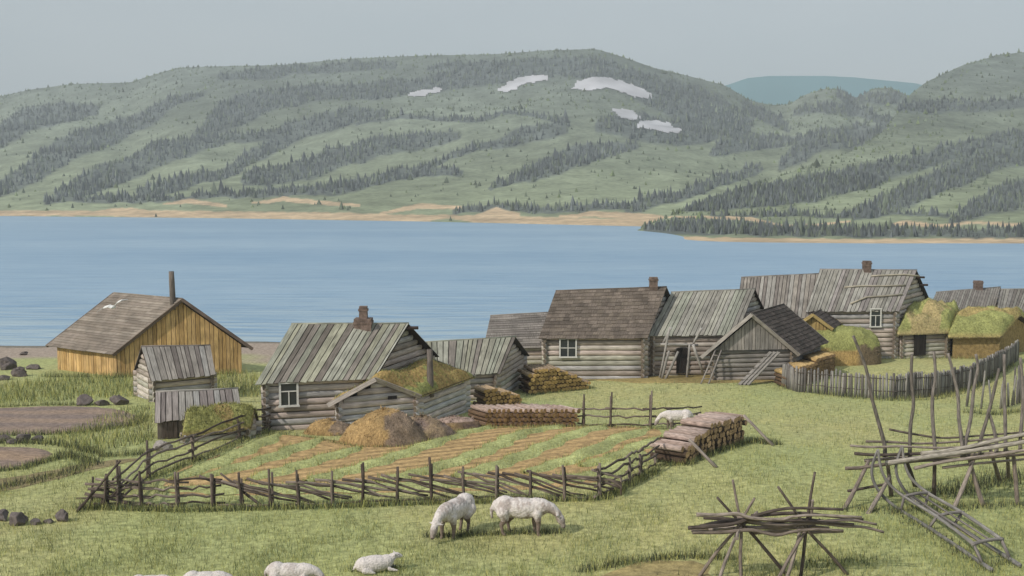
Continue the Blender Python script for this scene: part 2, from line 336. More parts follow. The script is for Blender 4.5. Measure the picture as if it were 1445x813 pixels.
def hill(name, SHR, RGR, x0, x1, dz, bands, sands, seed, step, nv, relief):
    pxs = np.arange(x0, x1, step); v = np.linspace(0, 1, nv)
    ysh = cres(SHR, pxs); yr = cres(RGR, pxs)
    k = np.exp(-np.arange(-4, 5) ** 2 / 6.); k /= k.sum(); yr = np.convolve(np.pad(yr, 4, 'edge'), k, 'valid')
    # pixel rows -> distance of the shore on the water plane
    Ds = F * (CAMZ - WATER) / (ysh - 270.)
    Dr = Ds + dz(pxs, ysh - yr)
    Vv = v[None, :]; e = Vv ** .85
    D = Ds[:, None] + (Dr - Ds)[:, None] * e
    row = ysh[:, None] + (yr - ysh)[:, None] * (Vv ** .92)
    az = (pxs - CX)[:, None] / F
    Z = CAMZ + D * (270. - row) / F
    X = az * D; Y = D * np.ones_like(Z)
    rel = relief * fbm(X + .7 * D, D - .4 * X, .018, seed, 4) * np.sin(np.pi * np.clip(Vv, 0, 1)) ** 1.7 * (Dr - Ds)[:, None] * .014
    Z = Z + rel
    Z[:, 0] = WATER - .6
    # back slope and skirt
    nb = 8
    for i in range(1, nb + 1):
        D2 = Dr * (1 + .09 * i); X = np.c_[X, az[:, 0] * D2]; Y = np.c_[Y, D2]; Z = np.c_[Z, Z[:, nv - 1] * (1 - (i / nb) ** 1.5) - 8 * (i / nb)]
    P = np.stack([X, Y, Z], -1); px, py = project(P)
    wx = px + 3 * fbm(px, py, .11, seed + 5); wy = py + 2.2 * fbm(px, py, .09, seed + 6)
    f = np.full(px.shape, -9.); name_a = bands is BANDS_A
    for bnd in bands: f = np.maximum(f, stroke_val(wx, wy, [(q[0], q[1], q[2] * (1.25 if name_a else 1)) for q in bnd]))
    f = np.clip(f * 3 + .5, 0, 1)[..., None]
    s = np.full(px.shape, -9.)
    for bnd in sands: s = np.maximum(s, stroke_val(px, py + .8 * fbm(px, py, .2, seed + 7), bnd))
    s = np.clip(s * 4 + .5, 0, 1)[..., None]
    n = fbm(X, Y, .02, seed + 8)[..., None]; up = np.clip((290 - py) / 180, 0, 1)[..., None]
    lo_c = np.array([.235, .27, .175]); hi_c = np.array([.145, .17, .15]); dk = np.array([.095, .11, .115])
    c = lo_c * (1 - up) + hi_c * up; c = c * (1 + .18 * n); c = c * (1 - f * .8) + dk * f * .8
    sc_ = np.array([.50, .38, .25]); c = c * (1 - s) + sc_ * s
    o = np_mesh(name, P.reshape(-1, 3), grid_faces(len(pxs), nv + nb), c.reshape(-1, 3), HILLM, smooth=True); tag(o, kind='structure')
    return pxs, P[:, :nv], f[:, :nv, 0], s[:, :nv, 0]
hA = hill('hill', SH_A, RG_A, -700, 2000, lambda p, r: 620 + 0 * p, BANDS_A, SAND_A, 11, 2.5, 200, 1.0)
hB = hill('hill', SH_B, RG_B, 884, 2100, lambda p, r: 30 + r * 2.0, BANDS_B, SAND_B, 21, 2.5, 150, .6)
def far_mountain():
    pts = [(700, 150), (960, 135), (1010, 126), (1030, 120), (1050, 113), (1080, 110), (1160, 110), (1200, 112), (1285, 120), (1330, 132), (1500, 150), (1900, 160)]
    pxs = np.arange(700, 1900, 4); v = np.linspace(0, 1, 50)[None, :]; yr = cres(pts, pxs)[:, None]
    D = 1400 + 220 * v + 0 * yr; row = 272 + (yr - 272) * v ** .8; Z = CAMZ + D * (270 - row) / F; X = (pxs[:, None] - CX) / F * D
    Z = Z + 6 * fbm(X, D, .012, 5) * np.sin(np.pi * v); P = np.stack([X, D + 0 * X, Z], -1)
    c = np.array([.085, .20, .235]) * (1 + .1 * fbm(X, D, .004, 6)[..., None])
    tag(np_mesh('mountain', P.reshape(-1, 3), grid_faces(len(pxs), 50), c.reshape(-1, 3), MOUNTM, smooth=True), kind='structure')
far_mountain()
def sample(h, n, hmin, prob):
    pxs, P, f, s = h; nu, nv = f.shape
    i = rng.uniform(0, nu - 1.01, n); j = rng.uniform(0.5, nv - 1.01, n); i0 = i.astype(int); j0 = j.astype(int); a = (i - i0)[:, None]; b = (j - j0)[:, None]
    p = (P[i0, j0] * (1 - a) * (1 - b) + P[i0 + 1, j0] * a * (1 - b) + P[i0, j0 + 1] * (1 - a) * b + P[i0 + 1, j0 + 1] * a * b)
    k = rng.random(n) < prob(f[i0, j0], s[i0, j0], j / nv)
    p, f_ = p[k], f[i0, j0][k]; qx, qy = project(p); k = p[:, 2] > WATER + .25
    for po in SNOW: k &= ~in_poly(qx, qy, po)
    return p[k], f_[k]
def forest(name, sets, seed):
    Vs = []; Cs = []; 
    for p, f, hh, wr, cc in sets:
        n = len(p); r = hh * wr; ang = rng.uniform(0, 6.28, n)
        base = []
        for k in range(4):
            a = ang + k * math.pi / 2; base.append(p + np.stack([np.cos(a) * r, np.sin(a) * r, -.2 + hh * .08], 1))
        tip = p + np.stack([rng.normal(0, .08, n) * hh * .4, 0 * hh, hh], 1)
        Vs.append(np.stack(base + [tip], 1).reshape(-1, 3)); Cs.append(np.repeat(cc * rng.uniform(.6, 1.3, (n, 1)), 5, 0))
    V_ = np.concatenate(Vs); C_ = np.concatenate(Cs); n = len(V_) // 5; b = np.arange(n)[:, None] * 5
    Fc = np.concatenate([b + np.array([[k, (k + 1) % 4, 4]]) for k in range(4)])
    o = np_mesh(name, V_, Fc, C_, GRASSM)
    return o
def forests():
    for h, nm, n, seed in ((hA, 'forest', 150000, 1), (hB, 'forest', 90000, 2)):
        p, f = sample(h, n, 0, lambda f, s, v: np.where(s > .3, 0, np.where(f > .45, .42 if h is hA else .34, .0) + .02 + (.10 if h is hA else .03) * np.clip((v - .45) * 3, 0, 1) + .6 * (v > .985)))
        hh = 2.5 * np.exp(rng.normal(0, .35, len(p))) * np.where(f > .45, 1, .6) * (1 if h is hA else .8) * (.45 + .55 * np.clip(p[:, 1] / 600, 0, 1))
        cc = np.where(f[:, None] > .45, np.array([[.11, .125, .13]]), np.array([[.12, .145, .10]])) 
        wr = np.where(f > .45, rng.uniform(.16, .34, len(p)), rng.uniform(.3, .6, len(p)))
        cc = cc * np.where(rng.random((len(p), 1)) < .3, np.array([[1.25, 1.3, .95]]), 1) * (1 + .25 * fbm(p[:, 0], p[:, 1], .05, 77))[:, None]
        o = forest(nm, [(p, f, hh, wr, cc)], seed)
        tag(o, 'bands of dark scrubby forest climbing the %s hillside across the lake' % ('long' if h is hA else 'nearer right-hand'), 'forest', kind='stuff')
forests()
def snow(poly, label):
    h = hA; pxs, P, f, s = h; px, py = project(P)
    xs = [p[0] for p in poly]; ys = [p[1] for p in poly]
    m = in_poly(px + 2.5 * fbm(px, py, .35, 3), py + 1.6 * fbm(px, py, .6, 8), poly); idx = -np.ones(px.shape, int)
    cells = m[:-1, :-1] & m[1:, :-1] & m[1:, 1:] & m[:-1, 1:]
    V_ = []; Fc = []
    for i, j in np.argwhere(cells):
        q = []
        for a, b in ((i, j), (i + 1, j), (i + 1, j + 1), (i, j + 1)):
            if idx[a, b] < 0:
                idx[a, b] = len(V_); V_.append(P[a, b] + np.array([0, -.3, .45]))
            q.append(idx[a, b])
        Fc.append(q)
    if not V_: return
    o = np_mesh('snow_patch', np.array(V_), np.array(Fc), (.50 + .09 * fbm(np.array(V_)[:, 0], np.array(V_)[:, 1], .12, 4))[:, None] * np.array([[.97, .97, 1.04]]), SNOWM, smooth=True)
    tag(o, label, kind='structure')
for po, lb in zip(SNOW, ('small leftmost snow patch high on the far hill', 'angled snow patch below the summit of the far hill', 'largest snow patch just under the summit', 'small snow patch under the largest one', 'lowest snow patch on the right of the far hill')): snow(po, lb)

# ------------------------------------------------------------------ draped patches
def patch(name, poly, col, mat, label=None, kind='structure', off=.02, rings=14, dens=8, jit=.12, col2=None, cfun=None, bulge=0.0, seg_m=.5):
    W = [at(*p) for p in poly]; pts = []
    for a, b in zip(W, W[1:] + W[:1]):
        n = max(2, int((b - a).length / seg_m))
        for i in range(n): pts.append(a.lerp(b, i / n))
    # smooth the outline
    for _ in range(2): pts = [(pts[i - 1] + pts[i] * 2 + pts[(i + 1) % len(pts)]) / 4 for i in range(len(pts))]
    pts = [p + Vector((random.uniform(-jit, jit), random.uniform(-jit, jit), 0)) for p in pts]
    c = sum(pts, Vector()) / len(pts); V_ = []
    for k in range(rings + 1):
        for p in pts:
            t = k / rings; q = c.lerp(p, t); V_.append((q.x, q.y, 0))
    V_ = np.array(V_); V_[:, 2] = gnd(V_[:, 0], V_[:, 1]) + off
    t = np.repeat(np.arange(rings + 1) / rings, len(pts)); V_[:, 2] += bulge * (1 - t ** 2) - .03 * (t > .999)
    n = len(pts); Fc = []
    for k in range(rings):
        for i in range(n): Fc.append((k * n + i, (k + 1) * n + i, (k + 1) * n + (i + 1) % n, k * n + (i + 1) % n))
    cc = np.array(col)[None] * (1 + .15 * fbm(V_[:, 0], V_[:, 1], 1.1, 3))[:, None]
    if cfun is not None: cc = cfun(V_, cc)
    o = np_mesh(name, V_, np.array(Fc), cc, mat, smooth=True)
    tag(o, label, kind=kind); return o
def streaks(base, alt, k=2.6):
    def f(V_, cc):
        s = fbm(V_[:, 0] * .15, V_[:, 1] * 1.0, k, 12)[:, None]; s = np.clip(.5 + s, 0, 1)
        return np.array(base) * (1 - s) + np.array(alt) * s
    return f
patch('mud_flat', [(-60, 578), (60, 573), (140, 574), (185, 581), (198, 590), (185, 600), (120, 609), (50, 613), (-60, 617)], (.27, .20, .16), EARTH, cfun=streaks((.30, .22, .17), (.22, .17, .15)), off=.03)
patch('mud_flat', [(-60, 632), (20, 630), (55, 634), (90, 640), (60, 652), (10, 662), (-60, 668)], (.27, .20, .16), EARTH, cfun=streaks((.34, .24, .17), (.24, .18, .15)), off=.03)
patch('footpath', [(-40, 700), (30, 690), (80, 676), (150, 660), (215, 645), (165, 648), (80, 662), (30, 672), (-40, 682)], (.27, .22, .12), EARTH, off=.025)
patch('footpath', [(830, 830), (850, 806), (900, 793), (960, 790), (1010, 795), (1000, 830), (900, 850)], (.33, .26, .12), EARTH, cfun=streaks((.34, .27, .12), (.27, .22, .11), 3.5), off=.025)
patch('bare_ground', [(745, 540), (830, 536), (900, 541), (1010, 541), (1110, 540), (1100, 531), (1000, 528), (900, 526), (800, 527), (748, 529)], (.30, .235, .10), EARTH, off=.03)
FIELD = [(222, 688), (260, 660), (330, 634), (378, 613), (430, 617), (500, 626), (620, 618), (672, 602), (750, 601), (860, 600), (925, 604), (934, 612), (925, 632), (895, 655), (850, 680), (760, 690), (600, 694), (420, 698), (300, 700), (240, 698)]
patch('ploughed_field', FIELD, (.34, .245, .115), EARTH, off=.03, rings=30, cfun=lambda V_, cc: np.array((.41, .28, .135)) * (1 + .28 * np.sin((V_[:, 0] * .55 - V_[:, 1]) * 9 + fbm(V_[:, 0], V_[:, 1], .9, 8)))[:, None])

# ------------------------------------------------------------------ grass
GB = []     # (positions, heights, widths, colours)
def add_blades(P, hmin, hmax, wid, cols, lean=.25):
    n = len(P)
    if n: GB.append((P, rng.uniform(hmin, hmax, n), wid * rng.uniform(.6, 1.4, n), cols, lean))
def scatter_px(n, poly, bbox=None):
    xs = [p[0] for p in poly]; ys = [p[1] for p in poly]
    px = rng.uniform(min(xs), max(xs), n); py = rng.uniform(min(ys), max(ys), n); k = in_poly(px, py, poly); return px[k], py[k]
def px_to_ground(px, py):
    a = (px - CX) / F; b = -(py - CY) / F
    dx, dy, dz = a, cp + b * sp, -sp + b * cp
    t = (CAMZ + 1.0) / -dz
    for _ in range(14): t = (CAMZ - gnd(dx * t, dy * t)) / -dz * .6 + t * .4
    return np.stack([dx * t, dy * t, gnd(dx * t, dy * t)], 1)
GREEN = np.array([[.33, .345, .12], [.42, .40, .14], [.25, .30, .14], [.36, .36, .14], [.15, .19, .10], [.47, .43, .18]])
def gcols(n, dark=.0):
    idx = rng.choice(6, n, p=[.28, .2, .2, .16, .1, .06]); c = GREEN[idx] * rng.uniform(.75, 1.2, (n, 1))
    if dark: k = rng.random(n) < dark; c[k] = np.array([.055, .062, .04]) * rng.uniform(.7, 1.4, (k.sum(), 1))
    return c
PATCH_POLYS = [[(-60, 578), (140, 574), (190, 590), (120, 607), (-60, 617)], [(-60, 634), (55, 636), (80, 641), (10, 660), (-60, 668)], FIELD,
               [(850, 813), (860, 806), (960, 793), (1010, 798), (1000, 850), (860, 850)], [(760, 536), (900, 538), (1100, 537), (1000, 530), (800, 529)], [(-40, 695), (80, 672), (210, 646), (80, 665), (-40, 685)]]
def meadow():
    n = 330000
    px = rng.uniform(-220, 1665, n); py = 520 + (900 - 520) * rng.random(n) ** .85
    keep = np.ones(n, bool)
    for po in PATCH_POLYS: keep &= ~in_poly(px, py, po)
    px, py = px[keep], py[keep]; P = px_to_ground(px, py)
    k = (P[:, 1] < shore_y(P[:, 0]) - 15 - 4 * (P[:, 0] < -15)); P = P[k]
    cl = fbm(P[:, 0], P[:, 1], 2.2, 31); k = rng.random(len(P)) < .35 + .9 * np.clip(cl + .2, 0, 1); P = P[k]
    sc = np.clip(P[:, 1] / 40, .7, 1.6)
    big = rng.random(len(P)) < .16
    c = gcols(len(P)); c[big] *= np.array([.45, .52, .6])
    GB.append((P, rng.uniform(.05, .13, len(P)) * np.where(big, 1.9, 1), .016 * sc * rng.uniform(.7, 1.3, len(P)), c, .3))
meadow()
def tufts_px(poly, n, hmin, hmax, dark=.2, wid=.018):
    px, py = scatter_px(n, poly); add_blades(px_to_ground(px, py), hmin, hmax, wid, gcols(len(px), dark))
def tufts_line(pts, n, spread, hmin, hmax, dark=.5, wid=.018):
    W = [at(*p) for p in pts]; L = [(b - a).length for a, b in zip(W, W[1:])]; T = sum(L); P = []
    for _ in range(n):
        d = random.uniform(0, T)
        for i, l in enumerate(L):
            if d <= l: break
            d -= l
        q = W[i].lerp(W[i + 1], min(1, d / max(l, 1e-6))); x = q.x + random.gauss(0, spread); y = q.y + random.gauss(0, spread * .7); P.append((x, y, G(x, y)))
    add_blades(np.array(P), hmin, hmax, wid, gcols(n, dark))
tufts_px([(-40, 545), (60, 538), (165, 532), (340, 528), (370, 530), (370, 560), (335, 562), (190, 560), (100, 565), (-40, 572)], 9000, .25, .5, .12, .03)
tufts_px([(180, 575), (215, 575), (215, 625), (120, 640), (60, 625)], 3500, .15, .35, .2, .025)
for ln, n, s_, a, b, dk in [
    ([(110, 718), (250, 722), (420, 718), (600, 712), (750, 708), (850, 706), (925, 665)], 5200, .12, .1, .28, .4),
    ([(130, 712), (200, 680), (273, 652), (339, 624), (378, 610)], 1600, .12, .1, .25, .4),
    ([(-20, 615), (60, 614), (130, 610), (190, 600), (205, 588)], 1500, .15, .12, .3, .6), ([(-20, 575), (60, 572), (150, 572)], 900, .15, .12, .3, .4),
    ([(90, 640), (130, 655), (100, 668), (0, 690), (-30, 700)], 1800, .2, .1, .3, .6), ([(-30, 668), (30, 662), (90, 645)], 900, .12, .1, .25, .6),
    ([(-20, 625), (90, 628), (150, 645), (210, 640)], 1500, .2, .12, .3, .6),
    ([(820, 808), (870, 797), (960, 786), (1040, 790)], 1000, .12, .1, .25, .5),
    ([(1105, 548), (1200, 562), (1260, 566), (1320, 564), (1370, 550), (1430, 515)], 2200, .18, .15, .35, .45),
    ([(1360, 582), (1400, 586), (1450, 580)], 600, .18, .15, .3, .45),
    ([(670, 606), (740, 604), (820, 604), (940, 606)], 1200, .1, .08, .2, .35), ([(930, 658), (975, 656), (1055, 625), (1095, 628)], 1300, .12, .1, .25, .55),
    ([(1060, 622), (1100, 628)], 500, .12, .1, .25, .7), ([(370, 612), (430, 617), (500, 632), (600, 632), (665, 606)], 1200, .08, .08, .2, .4),
    ([(600, 757), (640, 758), (700, 754), (790, 752)], 1000, .12, .08, .2, .75), ([(490, 806), (570, 803)], 300, .1, .08, .18, .6),  # dark blades at the sheep's feet paint contact shade
    ([(60, 532), (165, 533), (340, 527)], 1600, .2, .2, .45, .4), ([(745, 558), (835, 548)], 500, .15, .1, .2, .5), ([(1140, 515), (1270, 506), (1440, 505)], 900, .2, .15, .3, .3),
    ([(1190, 720), (1260, 722), (1340, 718), (1440, 712)], 900, .25, .1, .22, .6), ([(1320, 700), (1445, 670)], 1600, .45, .12, .28, .7), ([(1260, 720), (1311, 750), (1392, 806), (1420, 790)], 700, .15, .08, .18, .7),  # dark blades under the big rack and sledge paint their ground shadow
    ([(990, 835), (1190, 832)], 700, .6, .1, .2, .4), ([(1120, 800), (1230, 790)], 350, .3, .1, .2, .5)]:  # near trestles: shadow put into the grass as darker blades
    tufts_line(ln, n, s_, a, b, dk)
# cut swaths in the field
def swaths():
    V_ = []; Fc = []
    L = [[(246, 678), (330, 644), (392, 615)], [(285, 676), (380, 648), (452, 621)], [(350, 680), (430, 656), (505, 634)], [(432, 682), (500, 664), (575, 640), (645, 614), (690, 604)],
         [(530, 682), (610, 664), (690, 636), (730, 614), (790, 603)], [(640, 676), (720, 652), (790, 622), (855, 602)], [(740, 670), (820, 645), (915, 607)], [(820, 660), (870, 646), (930, 620)], [(225, 692), (420, 690), (600, 687), (760, 680), (850, 672), (905, 640)]]
    Pb = []
    for q, pts in enumerate(L):
        W = [at(*p) for p in pts]; path = []
        for a, b in zip(W, W[1:]):
            for i in range(14): path.append(a.lerp(b, i / 14))
        path.append(W[-1])
        for _ in range(8): path = [path[0]] + [(path[i - 1] + path[i] + path[i + 1]) / 3 for i in range(1, len(path) - 1)] + [path[-1]]
        wd = .47 if q < 8 else .6
        for i, p in enumerate(path):
            d = (path[min(i + 1, len(path) - 1)] - path[max(i - 1, 0)]); d.z = 0; nrm = Vector((-d.y, d.x, 0)).normalized()
            ww = wd * (1 + .25 * math.sin(i * .9 + q)) * (min(1, (i + 1) / 5) * min(1, (len(path) - i) / 4))
            for j in range(5):
                u = (j - 2) / 2; x = p.x + nrm.x * u * ww; y = p.y + nrm.y * u * ww
                V_.append((x, y, G(x, y) + .02 + .09 * (1 - u * u)))
            for _ in range(34):
                u = random.uniform(-1, 1); x = p.x + nrm.x * u * ww + random.uniform(-.1, .1); y = p.y + nrm.y * u * ww + random.uniform(-.1, .1); Pb.append((x, y, G(x, y) + .05))
        b0 = len(V_) - len(path) * 5
        for i in range(len(path) - 1):
            for j in range(4): a = b0 + i * 5 + j; Fc.append((a, a + 5, a + 6, a + 1))
    V_ = np.array(V_); c = np.array([[.37, .39, .17]]) * (1 + .2 * fbm(V_[:, 0], V_[:, 1], 2, 3))[:, None]
    tag(np_mesh('grass_strips', V_, np.array(Fc), c, TURF, smooth=True), 'green grass strips growing between the ploughed rows', 'grass', kind='stuff')
    add_blades(np.array(Pb), .06, .16, .018, gcols(len(Pb), .06))
swaths()
def flush_grass():
    Vs = []; Cs = []
    for P, h, wd, c, lean in GB:
        n = len(P); a = rng.uniform(0, 6.28, n); ax = np.stack([np.cos(a), np.sin(a), 0 * a], 1) * wd[:, None] / 2
        tip = P + np.stack([rng.normal(0, lean, n) * h, rng.normal(0, lean, n) * h, h], 1); P = P - np.array([0, 0, .02])
        Vs.append(np.stack([P - ax, P + ax, tip], 1).reshape(-1, 3)); Cs.append(np.repeat(c, 3, 0))
    V_ = np.concatenate(Vs); C_ = np.concatenate(Cs); Fc = np.arange(len(V_)).reshape(-1, 3)
    tag(np_mesh('grass', V_, Fc, C_, GRASSM), 'short pale green grass covering the meadow', 'grass', kind='stuff')
flush_grass()

# ------------------------------------------------------------------ buildings
UP = Vector((0, 0, 1))
def slope_roof(mb, E0, E1, R0, R1, kind, pal, colr=None):
    n = (E1 - E0).cross(R0 - E0).normalized()
    if n.z < 0: n = -n
    L = (E1 - E0).length; H = (R0 - E0).length
    # dark underlay
    u = .03
    mb.slab(E0.lerp(R0, .02) - n * .05, R0 - n * .05, R1 - n * .05, E1.lerp(R1, .02) - n * .05, n, .03, (.055, .045, .04))
    if kind == 'plank':
        t = 0.0
        while t < 1:
            dt = random.uniform(.17, .30) / L; t1 = min(1, t + dt)
            if 1 - t1 < .04 / L: t1 = 1
            g = .018 / L
            a = E0.lerp(E1, t + g); b = E0.lerp(E1, t1 - g); c = R0.lerp(R1, t1 - g); d = R0.lerp(R1, t + g)
            dn = (a - d).normalized(); a = a + dn * random.uniform(-.04, .07); b = b + dn * random.uniform(-.04, .07)
            up = (d - a).normalized(); e = random.uniform(0, .05); d = d + up * e; c = c + up * e
            o = n * random.uniform(-.012, .016)
            mb.slab(d + o, a + o, b + o, c + o, n, .032, pick(pal)); t = t1
    else:
        rows, w0, w1 = {'shake': (int(H / .26), .2, .45), 'board': (int(H / .2), .9, 2.6), 'tar': (int(H / .3), .5, 1.2)}[kind]
        for r in range(rows):
            v0 = r / rows; v1 = min(1, (r + 1.35) / rows); t = 0
            while t < 1:
                t1 = min(1, t + random.uniform(w0, w1) / L); g = .004 / L; j = random.uniform(-.015, .015) / max(H, .1) * 2
                if 1 - t1 < .06 / L: t1 = 1
                f = lambda tt, vv: E0.lerp(E1, tt).lerp(R0.lerp(R1, tt), max(-.02, vv))
                lo = n * (.028 + random.uniform(0, .012)); hi = n * .0
                mb.hexa([f(t1 - g, v1) + hi, f(t1 - g, v0 + j) + lo * .5, f(t + g, v0 + j) + lo * .5, f(t + g, v1) + hi, f(t1 - g, v1) + hi + n * .02, f(t1 - g, v0 + j) + lo + n * .02, f(t + g, v0 + j) + lo + n * .02, f(t + g, v1) + hi + n * .02], pick(pal))
                t = t1
def turf_roof(root, E0, E1, R0, R1, F0, F1, green, brown, th=.22, seed=0, lump=1.0, bt=.3):
    """E front eave, R ridge, F back eave"""
    NU, NVV = 46, 36; V_ = []; C_ = []
    for i in range(NU):
        s = i / (NU - 1)
        e, r, f = E0.lerp(E1, s), R0.lerp(R1, s), F0.lerp(F1, s)
        for j in range(NVV):
            t = j / (NVV - 1)
            p = (1 - t) ** 2 * e + 2 * t * (1 - t) * (r * 2 - (e + f) / 2) * .5 + 2 * t * (1 - t) * r * .5 + t * t * f if False else None
            if t < .5: p = e.lerp(r, t * 2)
            else: p = r.lerp(f, t * 2 - 1)
            edge = min(s, 1 - s, t, 1 - t); k = min(1, edge * 9); rnd = abs(t - .5)
            nz = fbm(np.array(p.x * 1.0), np.array(p.y), 2.3, seed + 3); nz2 = float(fbm(np.array(p.x), np.array(p.y), 7., seed + 5))
            z = p.z + th * (k ** .5) + lump * .07 * float(nz) * k + .03 * nz2 * k - .1 * math.exp(-(rnd / .08) ** 2)
            if edge <= 0: z = p.z - .04
            V_.append((p.x, p.y, z)); m = float(fbm(np.array(p.x * .8), np.array(p.y), 1.1, seed + 9))
            V = brown if (m > bt or edge <= .0) else green
            kk = 1 + .15 * nz2; C_.append([V[0] * kk, V[1] * kk, V[2] * kk])
    V_ = np.array(V_)
    o = np_mesh('turf_roof', V_, grid_faces(NU, NVV), np.array(C_), TURF, parent=root, loc=ORG[root.name], smooth=True)
    # grass on the turf
    P = []; 
    for _ in range(2600):
        i = random.randrange(NU); j = random.randrange(NVV); p = V_[i * NVV + j]; P.append((p[0] + random.uniform(-.06, .06), p[1] + random.uniform(-.06, .06), p[2] - .02))
    P = np.array(P); n = len(P); h = rng.uniform(.05, .16, n); a = rng.uniform(0, 6.28, n); ax = np.stack([np.cos(a), np.sin(a), 0 * a], 1) * .012
    tip = P + np.stack([rng.normal(0, .4, n) * h, rng.normal(0, .4, n) * h, h], 1)
    c = np.array(green)[None] * rng.uniform(.6, 1.25, (n, 1)); c[rng.random(n) < .12] = (.09, .08, .04)
    g = np_mesh('roof_grass', np.stack([P - ax, P + ax, tip], 1).reshape(-1, 3), np.arange(3 * n).reshape(-1, 3), np.repeat(c, 3, 0), GRASSM); 
    g.parent = o; g.location = (0, 0, 0); me = g.data; base = np.array(ORG[root.name]); co_ = np.empty(len(me.vertices) * 3, np.float32); me.vertices.foreach_get('co', co_); me.vertices.foreach_set('co', (co_.reshape(-1, 3) - base).astype(np.float32).ravel()); me.update()
    return o
def house(name, label, cat, A, B, C, D, zE, zR1, zR0=None, wall='log', roof='plank', wpal=GREY, rpal=ROOFG, oh=.4, og=.35, gable='same', course=.25, barge=None, z0=None, gpal=None, wcap=True):
    """A-B and C-D are the eave sides, B-C and D-A the gables. zE wall top, zR ridge height over B-C / D-A."""
    zR0 = zR1 if zR0 is None else zR0
    base = min(p.z for p in (A, B, C, D)) - .15; 
    cen = (A + B + C + D) / 4; root = thing(name, label, cat, (cen.x, cen.y, G(cen.x, cen.y)))
    top = lambda p, z=zE: Vector((p.x, p.y, z)); bot = lambda p: Vector((p.x, p.y, base))
    M1 = (B + C) / 2; M1 = Vector((M1.x, M1.y, zR1)); M0 = (A + D) / 2; M0 = Vector((M0.x, M0.y, zR0)); r = (M1 - M0).normalized()
    mb = MB()
    inn = lambda p, k=.1: Vector((p.x, p.y, 0)) + (Vector((cen.x, cen.y, 0)) - Vector((p.x, p.y, 0))).normalized() * k
    def core(k, col, dz=.06):
        q = [inn(p, k) for p in (A, B, C, D)]; b = len(mb.v)
        for p in q: mb.v.append((p.x, p.y, base))
        for p in q: mb.v.append((p.x, p.y, zE - dz))
        m1 = (q[1] + q[2]) / 2; m0 = (q[0] + q[3]) / 2; mb.v.append((m1.x, m1.y, zR1 - dz - .06)); mb.v.append((m0.x, m0.y, zR0 - dz - .06))
        mb.face([b, b + 1, b + 5, b + 4], col); mb.face([b + 1, b + 2, b + 6, b + 8, b + 5], col); mb.face([b + 2, b + 3, b + 7, b + 6], col); mb.face([b + 3, b, b + 4, b + 9, b + 7], col)
        mb.face([b + 4, b + 5, b + 8, b + 9], col); mb.face([b + 6, b + 7, b + 9, b + 8], col)
    nrm_out = {}
    sides = (('AB', A, B, None), ('BC', B, C, zR1), ('CD', C, D, None), ('DA', D, A, zR0))
    core(.11 if wall == 'log' else .05, (.045, .036, .03) if wall != 'earth' else (.28, .2, .09))
    def logs(P, Q, zt, zr, off, lo=None):
        h = zE - base; nC = max(2, round(h / course)); dia = h / nC; d = (Q - P); d.z = 0; ln = d.length; d.normalize(); i = 0
        z = (base if lo is None else lo) + dia / 2 + off * dia * .5
        while True:
            lim = zr if zr else zE + .01
            if z + dia * .3 > lim: break
            if z <= zE - dia * .15: a, b = -.22, ln + .22
            else:
                fr = (zr - z - dia * .2) / (zr - zE); fr = max(0, fr); a = ln / 2 * (1 - fr); b = ln / 2 * (1 + fr)
                if b - a < .25: break
            seg = max(2, int((b - a) / .9)); pts = []; rr = []
            for k in range(seg + 1):
                t = a + (b - a) * k / seg; x = P.x + d.x * t; y = P.y + d.y * t
                pts.append((x + random.uniform(-.012, .012), y + random.uniform(-.012, .012), z + random.uniform(-.012, .012))); rr.append(dia * .475 * random.uniform(.95, 1.05))
            b0 = len(mb.v); mb.tube(pts, [q * 1.02 for q in rr], 10, pick(wpal), endcol=(.16, .13, .10)); z += dia; i += 1
            nn = Vector((d.y, -d.x, 0)); 
            for q in range(b0, len(mb.v)):
                v_ = Vector(mb.v[q]); t_ = (v_ - P).dot(nn)
                mb.v[q] = tuple(v_ - nn * t_ * .42)
    def planks(P, Q, zr, zlo, pal, out=.0):
        d = (Q - P); d.z = 0; ln = d.length; d.normalize(); nn = Vector((d.y, -d.x, 0)); t = 0
        while t < ln - .02:
            w_ = random.uniform(.17, .27); t1 = min(ln, t + w_)
            if ln - t1 < .08: t1 = ln
            def tz(tt): return (zE if not zr else zE + (zr - zE) * (1 - abs(tt / ln * 2 - 1))) - .05
            a = P + d * (t + .013); b = P + d * (t1 - .013); o = nn * (out + random.uniform(0, .015))
            va, vb = Vector((a.x, a.y, zlo)) + o, Vector((b.x, b.y, zlo)) + o
            if zr and t < ln / 2 < t1: zt1 = zt2 = max(tz(t), tz(t1))
            else: zt1, zt2 = tz(t), tz(t1)
            mb.slab(va, Vector((va.x, va.y, zt1)), Vector((vb.x, vb.y, zt2)), vb, nn, .03, pick(pal, .16))
            t = t1
    for nm, P, Q, zr in sides:
        if wall == 'log':
            if zr and gable == 'plank':
                zr_, = (zr,); logs(P, Q, zE, None, 1 if nm in ('BC', 'DA') else 0); planks(P, Q, zr, zE - .12, gpal or wpal, .13)
            else: logs(P, Q, zE, zr, 1 if nm in ('BC', 'DA') else 0)
        elif wall == 'plank': planks(P, Q, zr, base, wpal)
    mb.build('wall', EARTH if wall == 'earth' else WOOD, root)
    def eave(p, m):
        d = top(p) - m; return top(p) + d.normalized() * oh
    E0 = eave(A, M0) - r * og; E1 = eave(B, M1) + r * og; F1 = eave(C, M1) + r * og; F0 = eave(D, M0) - r * og; R1 = M1 + r * og; R0 = M0 - r * og
    lift = Vector((0, 0, .07)); E0, E1, F0, F1, R0, R1 = [p + lift for p in (E0, E1, F0, F1, R0, R1)]
